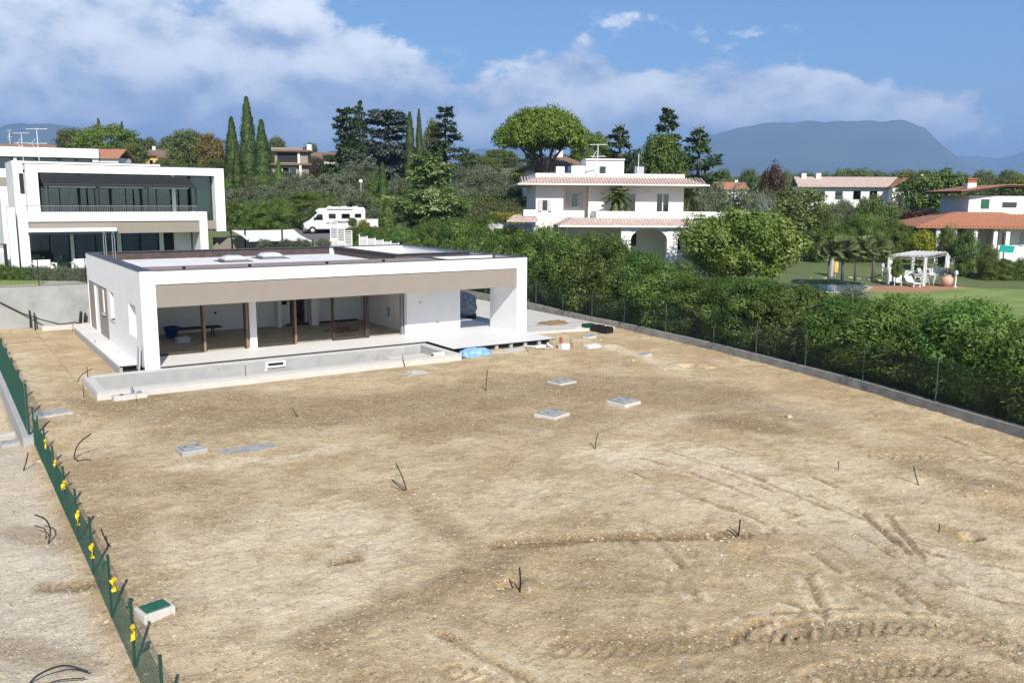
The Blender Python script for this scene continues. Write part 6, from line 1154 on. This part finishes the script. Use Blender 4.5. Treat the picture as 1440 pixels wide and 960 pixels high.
for x in (2.35, -2.2):
    for s in (-1, 1):
        MB().tube([(x, s*.72, .33), (x, s*1.03, .33)], .335, 18).build('wheel', 'rubber', CV); w_ = CV.children[-1]; MB().tube([(x, s*1.031, .33), (x, s*1.05, .33)], .20, 14).build('rim', 'lightgrey', w_)
        MB().tube([(x, s*1.0, .33), (x, s*1.02, .33)], .42, 18).build('wheel_arch', 'black', CV)
for s in (-1, 1): bx('mirror', 'black', CV, 2.1, s*1.02, 1.5, 2.2, s*1.25, 1.85)
# shade sail on poles over the neighbour's drive
SL = thing('shade_sail', 'white shade sail stretched on dark poles beside the flat roof', 'sail', (0, 0, 0)); cs = [at(325, 324, 64), at(413, 322.5, 70), at(440, 339.5, 61), at(349, 340, 57)]
cs = [np.array(c) for c in cs]; m = MB(); n = 14
for i in range(n+1):
    for j in range(n+1):
        u, v = i/n, j/n; p = cs[0]*(1-u)*(1-v)+cs[1]*u*(1-v)+cs[2]*u*v+cs[3]*(1-u)*v; cen = (cs[0]+cs[1]+cs[2]+cs[3])/4; e = 1-.07*(math.sin(math.pi*u)*(abs(v-.5)*2)**2+math.sin(math.pi*v)*(abs(u-.5)*2)**2); p = cen+(p-cen)*e; m.v.append((p[0], p[1], p[2]-.25*math.sin(math.pi*u)*math.sin(math.pi*v)))
m.f = [(i*(n+1)+j, (i+1)*(n+1)+j, (i+1)*(n+1)+j+1, i*(n+1)+j+1) for i in range(n) for j in range(n)]; m.build('cloth', 'fabric_white', SL, smooth=True)
for c in cs: MB().tube([(c[0], c[1], 1.2), (c[0], c[1], c[2]+.15)], .05, 8).build('pole', 'darkmetal', SL)
a, b = at(300, 352, 66), at(420, 352, 63); aw_ = MB(); aw_.add([(a[0], a[1], 1.5), (b[0], b[1], 1.5), (b[0]+.2, b[1]+.3, 1.5), (a[0]+.2, a[1]+.3, 1.5), (a[0], a[1], at(360, 335, 65)[2]), (b[0], b[1], at(360, 335, 65)[2]), (b[0]+.2, b[1]+.3, at(360, 335, 65)[2]), (a[0]+.2, a[1]+.3, at(360, 335, 65)[2])], [(3, 2, 1, 0), (4, 5, 6, 7), (0, 1, 5, 4), (1, 2, 6, 5), (2, 3, 7, 6), (3, 0, 4, 7)])
tag(aw_.build('garden_wall', 'beige'), 'beige garden wall under the white shade sail', 'wall')
for px in (270, 345, 397): 
    c = at(px, 340, 62); k = thing('fence_post', 'slim dark post standing before the beige garden wall', 'post', (c[0], c[1], 1.95), 0, 'dark posts by the garden wall'); hh = at(px, 322, 62)[2]-1.95; bx('shaft', 'darkmetal', k, -.05, -.05, 0, .05, .05, hh); bx('cap', 'darkmetal', k, -.07, -.07, hh, .07, .07, hh+.05)
for px in (372, 402, 425, 455): T('olive%d' % (px % 2), px, 335, 58, 26, 'shrub', 'wispy grey shrub growing just past the flat roof edge', 'wispy shrubs past the roof', 356, 'shrub')
# stepped white gate panels and railing posts
for i, (px, t, b) in enumerate(((470, 312, 337), (480, 318, 341), (490, 324, 346))):
    c = at(px, b, 73-i*2); hh = at(px, t, 73-i*2)[2]-c[2]; k = thing('gate_panel', 'slatted grey panel in a white frame, one step of the stepped row by the drive', 'panel', tuple(c), -YAW+.1, 'stepped gate panels')
    MB().wall_x(-.32, .32, -.04, .04, 0, hh, [(-.26, .08, .26, hh-.06)]).build('frame', 'white_paint', k); [bx('slat', 'lightgrey', k, -.26, -.015, .1+j*(hh-.2)/8, .26, .015, .1+(j+.7)*(hh-.2)/8) for j in range(8)]; bx('base', 'concrete_lt', k, -.4, -.12, -1.0, .4, .12, -.002)
RL = thing('railing', 'row of white posts with grey infill along the drive', 'railing', tuple(at(505, 350, 68)), -YAW+.25); 
for i in range(6): bx('post', 'white_paint', RL, i*.62, -.03, -.5, i*.62+.06, .03, 1.15-.13*i)
for i in range(5): bx('infill', 'lightgrey', RL, i*.62+.06, -.01, -.4, i*.62+.62, .01, .95-.13*i)
c = at(905, 345, 100); 
WW = thing('white_wall', 'short white garden wall beside the camper van', 'wall', tuple(at(522, 334, 93)), -YAW); bx('wall', 'plaster', WW, -.9, 0, -.5, .75, .25, at(522, 309, 93)[2]-at(522, 334, 93)[2]); bx('coping', 'white_paint', WW, -.95, -.04, at(522, 309, 93)[2]-at(522, 334, 93)[2]+.001, .8, .29, at(522, 309, 93)[2]-at(522, 334, 93)[2]+.08)
c = at(508, 285, 115); zb_ = g(c[0], c[1]); k = thing('garden_lamp', 'slim garden lamp post with a pale globe among the olives', 'lamp post', (c[0], c[1], zb_)); zt2 = at(508, 258, 115)[2]-zb_; MB().cyl(0, 0, -.2, zt2, .05, 8).build('pole', 'lightgrey', k); MB().lathe(0, 0, [(.08, zt2), (.22, zt2+.1), (.26, zt2+.28), (.18, zt2+.46), (.05, zt2+.52)], 14).build('globe', 'fabric_white', k, smooth=True)
# ================================================================ NEIGHBOUR'S GARDEN
LZ = -.2
def lp(px, py, h=LZ): return onZ(px, py, h)
lawn = MB(); pts = [lp(1500, 462), lp(1300, 440), lp(1110, 420), lp(1075, 388), lp(1110, 366), lp(1200, 362), lp(1330, 372), lp(1480, 386), lp(1540, 430)]
q_ = [(p[0], p[1]) for p in pts]; tag(lawn.prism(q_, -1.4, LZ).build('lawn', 'grass'), 'mown green lawn of the garden beyond the hedge', kind='structure')
pts = [lp(1185, 408), lp(1225, 396), lp(1335, 398), lp(1360, 405), lp(1290, 410)]; tag(MB().prism([(p[0], p[1]) for p in pts], -.6, LZ+.012).build('pool_terrace', 'terra_pave'), 'terracotta paving around the garden pergola', kind='structure')
pts = [lp(1097, 409), lp(1100, 399), lp(1140, 396), lp(1200, 398), lp(1222, 404), lp(1205, 411)]
po = thing('garden_pool', 'blue water of the garden pool half hidden by the hedge', 'pool', (0, 0, 0)); cpts = [(p[0], p[1]) for p in pts]; cc = np.mean(cpts, 0); MB().prism([tuple(cc+(np.array(p)-cc)*1.10) for p in cpts], -.6, LZ+.02).build('rim', 'stone_pale', po)
mw = bpy.data.materials.new('pool_water'); mw.use_nodes = True; nn = NT(mw.node_tree); bb = nn.n['Principled BSDF']; wv = nn('TexNoise', {'Vector': nn('TexCoord').outputs['Object'], 'Scale': 2.2, 'Detail': 4, 'Distortion': .8}); nn.l.new(nn.mix(nn.smooth(wv.outputs[0], .4, .65), (.02, .13, .42), (.10, .32, .66)), bb.inputs['Base Color']); bb.inputs['Roughness'].default_value = .12
nn.l.new(nn('Bump', {'Height': wv.outputs[0], 'Strength': .3, 'Distance': .1}).outputs[0], bb.inputs['Normal']); M['pool_water'] = mw
MB().prism(cpts, -.5, LZ+.032).build('water', 'pool_water', po)
a, b, c, d = lp(1247, 399), lp(1320, 400), lp(1331, 388), lp(1287, 386); k = thing('pergola', 'grey steel garden pergola with white canopy beside the pool', 'pergola', (0, 0, 0)); ht = 2.45
P4 = [np.array(lp(1248, 400)[:2]), np.array(lp(1295, 401)[:2]), np.array(lp(1329, 393)[:2]), np.array(lp(1282, 391)[:2])]
P4[1] = P4[0]+(P4[2]-P4[3]); 
for i, p in enumerate(P4):
    for e in (-.12, .12): bx('post', 'white_paint', k, p[0]+e-.05, p[1]-.05, LZ, p[0]+e+.05, p[1]+.05, LZ+ht)
for i in range(4): p, q = P4[i], P4[(i+1) % 4]; MB().tube([(p[0], p[1], LZ+ht+.06), (q[0], q[1], LZ+ht+.06)], .06, 6).build('beam', 'galv', k); MB().tube([(p[0], p[1], LZ+ht-.14), (q[0], q[1], LZ+ht-.14)], .035, 6).build('beam', 'galv', k)
for t in np.linspace(.06, .94, 8): p, q = P4[0]*(1-t)+P4[1]*t, P4[3]*(1-t)+P4[2]*t; MB().tube([(p[0], p[1], LZ+ht+.15), (q[0], q[1], LZ+ht+.15)], .04, 5).build('rafter', 'white_paint', k)
for i in (0, 2): p = P4[i]; MB().lathe(p[0]+.3, p[1], [(.14, LZ+.3), (.10, LZ+1.2), (.16, LZ+ht-.2)], 8).build('gathered_curtain', 'fabric_white', k)
def lounger(px, py, rz, lab, grp):
    c = lp(px, py); k = thing('sun_lounger', lab, 'lounger', (c[0], c[1], LZ+.012), rz, grp)
    bx('bed', 'white_paint', k, -.9, -.32, .30, .35, .32, .37); MB().slab([(.35, .30), (1.0, .75), (1.0, .82), (.35, .37)], 1, -.32, .32).build('backrest', 'white_paint', k)
    for x in (-.75, .3):
        for y in (-.27, .27): bx('leg', 'white_paint', k, x-.03, y-.03, 0, x+.03, y+.03, .299)
lounger(1262, 401, .6, 'white sun lounger at the edge of the pergola terrace', None); lounger(1283, 403, 1.0, 'white sun lounger angled beside the garden table', None)
def gchair(px, py, rz):
    c = lp(px, py); k = thing('garden_chair', 'white plastic garden chair under the pergola', 'chair', (c[0], c[1], LZ+.012), rz, 'white garden chairs'); bx('seat', 'white_paint', k, -.25, -.25, .40, .25, .25, .45); MB().slab([(.22, .45), (.34, .92), (.39, .92), (.27, .45)], 1, -.25, .25).build('backrest', 'white_paint', k)
    for x in (-.22, .22):
        for y in (-.22, .22): bx('leg', 'white_paint', k, x-.025, y-.025, 0, x+.025, y+.025, .399)
    for y in (-.27, .27): bx('armrest', 'white_paint', k, -.2, y-.025, .62, .28, y+.025, .66)
for q in ((1275, 395, .4), (1290, 396, 2.2), (1300, 399, 3.4), (1312, 401, 4.5), (1296, 391, 1.5), (1308, 393, 2.8)): gchair(*q)
c = lp(1301, 396); k = thing('garden_table', 'white round garden table among the plastic chairs', 'table', (c[0], c[1], LZ+.012)); MB().cyl(0, 0, .70, .74, .6, 20).build('top', 'white_paint', k); MB().cyl(0, 0, .04, .699, .05, 8).build('pedestal', 'white_paint', k); MB().cyl(0, 0, 0, .04, .3, 12).build('foot', 'white_paint', k)
c = lp(1320, 391); k = thing('garden_sofa', 'long white cushioned bench behind the garden table', 'sofa', (c[0], c[1], LZ+.012), -YAW+.2); bx('seat', 'fabric_white', k, -1.4, -.4, .15, 1.4, .4, .45); bx('backrest', 'fabric_white', k, -1.4, .3, .451, 1.4, .5, .95); bx('armrest', 'fabric_white', k, -1.6, -.4, .15, -1.41, .5, .65); bx('armrest', 'fabric_white', k, 1.41, -.4, .15, 1.6, .5, .65); bx('plinth', 'grey_trim', k, -1.5, -.35, 0, 1.5, .45, .149)
c = lp(1331, 403); k = thing('terracotta_pot', 'big round terracotta garden pot at the end of the terrace', 'pot', (c[0], c[1], LZ)); MB().lathe(0, 0, [(.22, 0), (.46, .28), (.54, .55), (.46, .82), (.30, .93), (.36, .98), (.36, 1.03), (.26, 1.03), (.24, .9)], 22).build('vessel', 'pot', k, smooth=True)
c2_ = (c[0], c[1], LZ+.95); plant('olive1', c2_, .7, .8, 'pot_plant', 'small plant growing out of the big garden pot', 'plant', None, .2)
for px, py, lab in ((1240, 392, 'white garden light post left beside the clipped ball shrub'), (1343, 404, 'white garden light post next to the big pot')):
    c = lp(px, py); k = thing('bollard_light', lab, 'lamp post', (c[0], c[1], LZ)); MB().cyl(0, 0, 0, 1.05, .06, 8).build('post', 'white_paint', k); MB().lathe(0, 0, [(.06, 1.05), (.16, 1.08), (.17, 1.3), (.10, 1.42), (.03, 1.46)], 12).build('lantern', 'lightgrey', k); MB().cyl(0, 0, 0, .06, .16, 10).build('foot', 'white_paint', k)
T('laurel0', 1262, 362, 74, 16, 'topiary', 'dark clipped ball shrub on a stem by the pergola', None, 394, 'shrub')
c = lp(1174, 393); k = thing('parasol', 'closed yellow and grey parasol standing by the palms', 'parasol', (c[0], c[1], LZ)); MB().lathe(0, 0, [(.06, .5), (.22, .7), (.26, 1.2), (.17, 1.9), (.05, 2.3)], 12).build('folded_canopy', 'yellow', k); MB().cyl(0, 0, 0, .6, .04, 8).build('pole', 'lightgrey', k); MB().cyl(0, 0, 0, .08, .3, 14).build('base', 'concrete', k)
c = lp(1168, 393); k = thing('outdoor_shower', 'grey stone shower column beside the closed parasol', 'shower', (c[0], c[1], LZ)); MB().box(-.18, -.15, 0, .18, .15, 2.0).build('column', 'concrete', k, bevel=.04); bx('tray', 'stone', k, -.5, -.5, 0, .5, .5, .06); MB().lathe(0, 0, [(.20, 2.0), (.22, 2.08), (.08, 2.25)], 10).build('head', 'concrete', k)
for i, (px, py) in enumerate(((1128, 398), (1140, 394), (1152, 392), (1196, 394), (1208, 395), (1222, 396), (1235, 397), (1160, 395))):
    c = lp(px, py); o = link('garden_rock', rocks[i % 8]); o.location = (c[0], c[1], LZ+.1); o.scale = (.45, .4, .35); o.rotation_euler = (0, 0, i); tag(o, 'pale boulder edging the garden pool', 'rock', 'boulders round the garden pool')
# ---- filling greenery
FG = 'leafy bush filling the slope between the houses'
for i in range(70):
    px = rng.uniform(310, 760); dp = rng.uniform(100, 150); p = at(px, 281, dp); z0 = g(p[0], p[1]); k_ = rng.choice(['wood0', 'wood1', 'olive0', 'olive1', 'brown', 'olive0', 'laurel0', 'bright0']); plant(k_, (p[0], p[1], z0-.2), rng.uniform(2.4, 4.2), rng.uniform(4, 6.5), 'shrub', FG, 'shrub', 'bushes on the slope', rng.uniform(0, 6), 'foliage', 'stem')
for i in range(46):
    px = rng.uniform(800, 1440); dp = rng.uniform(98, 170); p = at(px, 281, dp); z0 = g(p[0], p[1]); k_ = rng.choice(['wood0', 'wood1', 'olive0', 'brown', 'laurel0', 'wood0']); plant(k_, (p[0], p[1], z0-.2), rng.uniform(3., 5.), rng.uniform(5, 8), 'shrub', 'leafy bush among the gardens of the plain', 'shrub', 'bushes of the plain', rng.uniform(0, 6), 'foliage', 'stem')
for i in range(60):
    px = rng.uniform(60, 1440); dp = rng.uniform(175, 420) if px < 720 else rng.uniform(175, 330); p = at(px, 281, dp); z0 = g(p[0], p[1]); k_ = rng.choice(['wood0', 'wood1', 'brown', 'olive1', 'pinedark']); plant(k_, (p[0], p[1], z0-.3), rng.uniform(4., 6.5), rng.uniform(8, 13), 'broadleaf_tree', 'low tree in the far woods behind the houses', 'tree', 'trees of the far woods', rng.uniform(0, 6))
for i in range(90):
    px = rng.uniform(-60, 1500); dp = rng.uniform(450, 1500); p = at(px, 281, dp); z0 = g(p[0], p[1]); plant(rng.choice(['wood0', 'wood1', 'brown']), (p[0], p[1], z0-1), rng.uniform(7., 11), rng.uniform(18, 32), 'tree_group', 'remote dark wood clump on the horizon plain', 'tree', 'wood clumps on the horizon', rng.uniform(0, 6))
# ---------------------------------------------------------------- haze
hz = MB().box(-13000, -2500, -60, 16000, 16500, 1050).build('haze', None); tag(hz, 'thin blue summer haze in the valley air', kind='stuff')
mh = bpy.data.materials.new('haze'); mh.use_nodes = True; nh = NT(mh.node_tree); nh.n.remove(nh.n['Principled BSDF']); pvn = nh('VolumePrincipled', {'Color': (.36, .58, 1, 1), 'Density': 1.45e-4, 'Anisotropy': .0}); nh.l.new(pvn.outputs[0], nh.n['Material Output'].inputs['Volume']); hz.data.materials.append(mh)
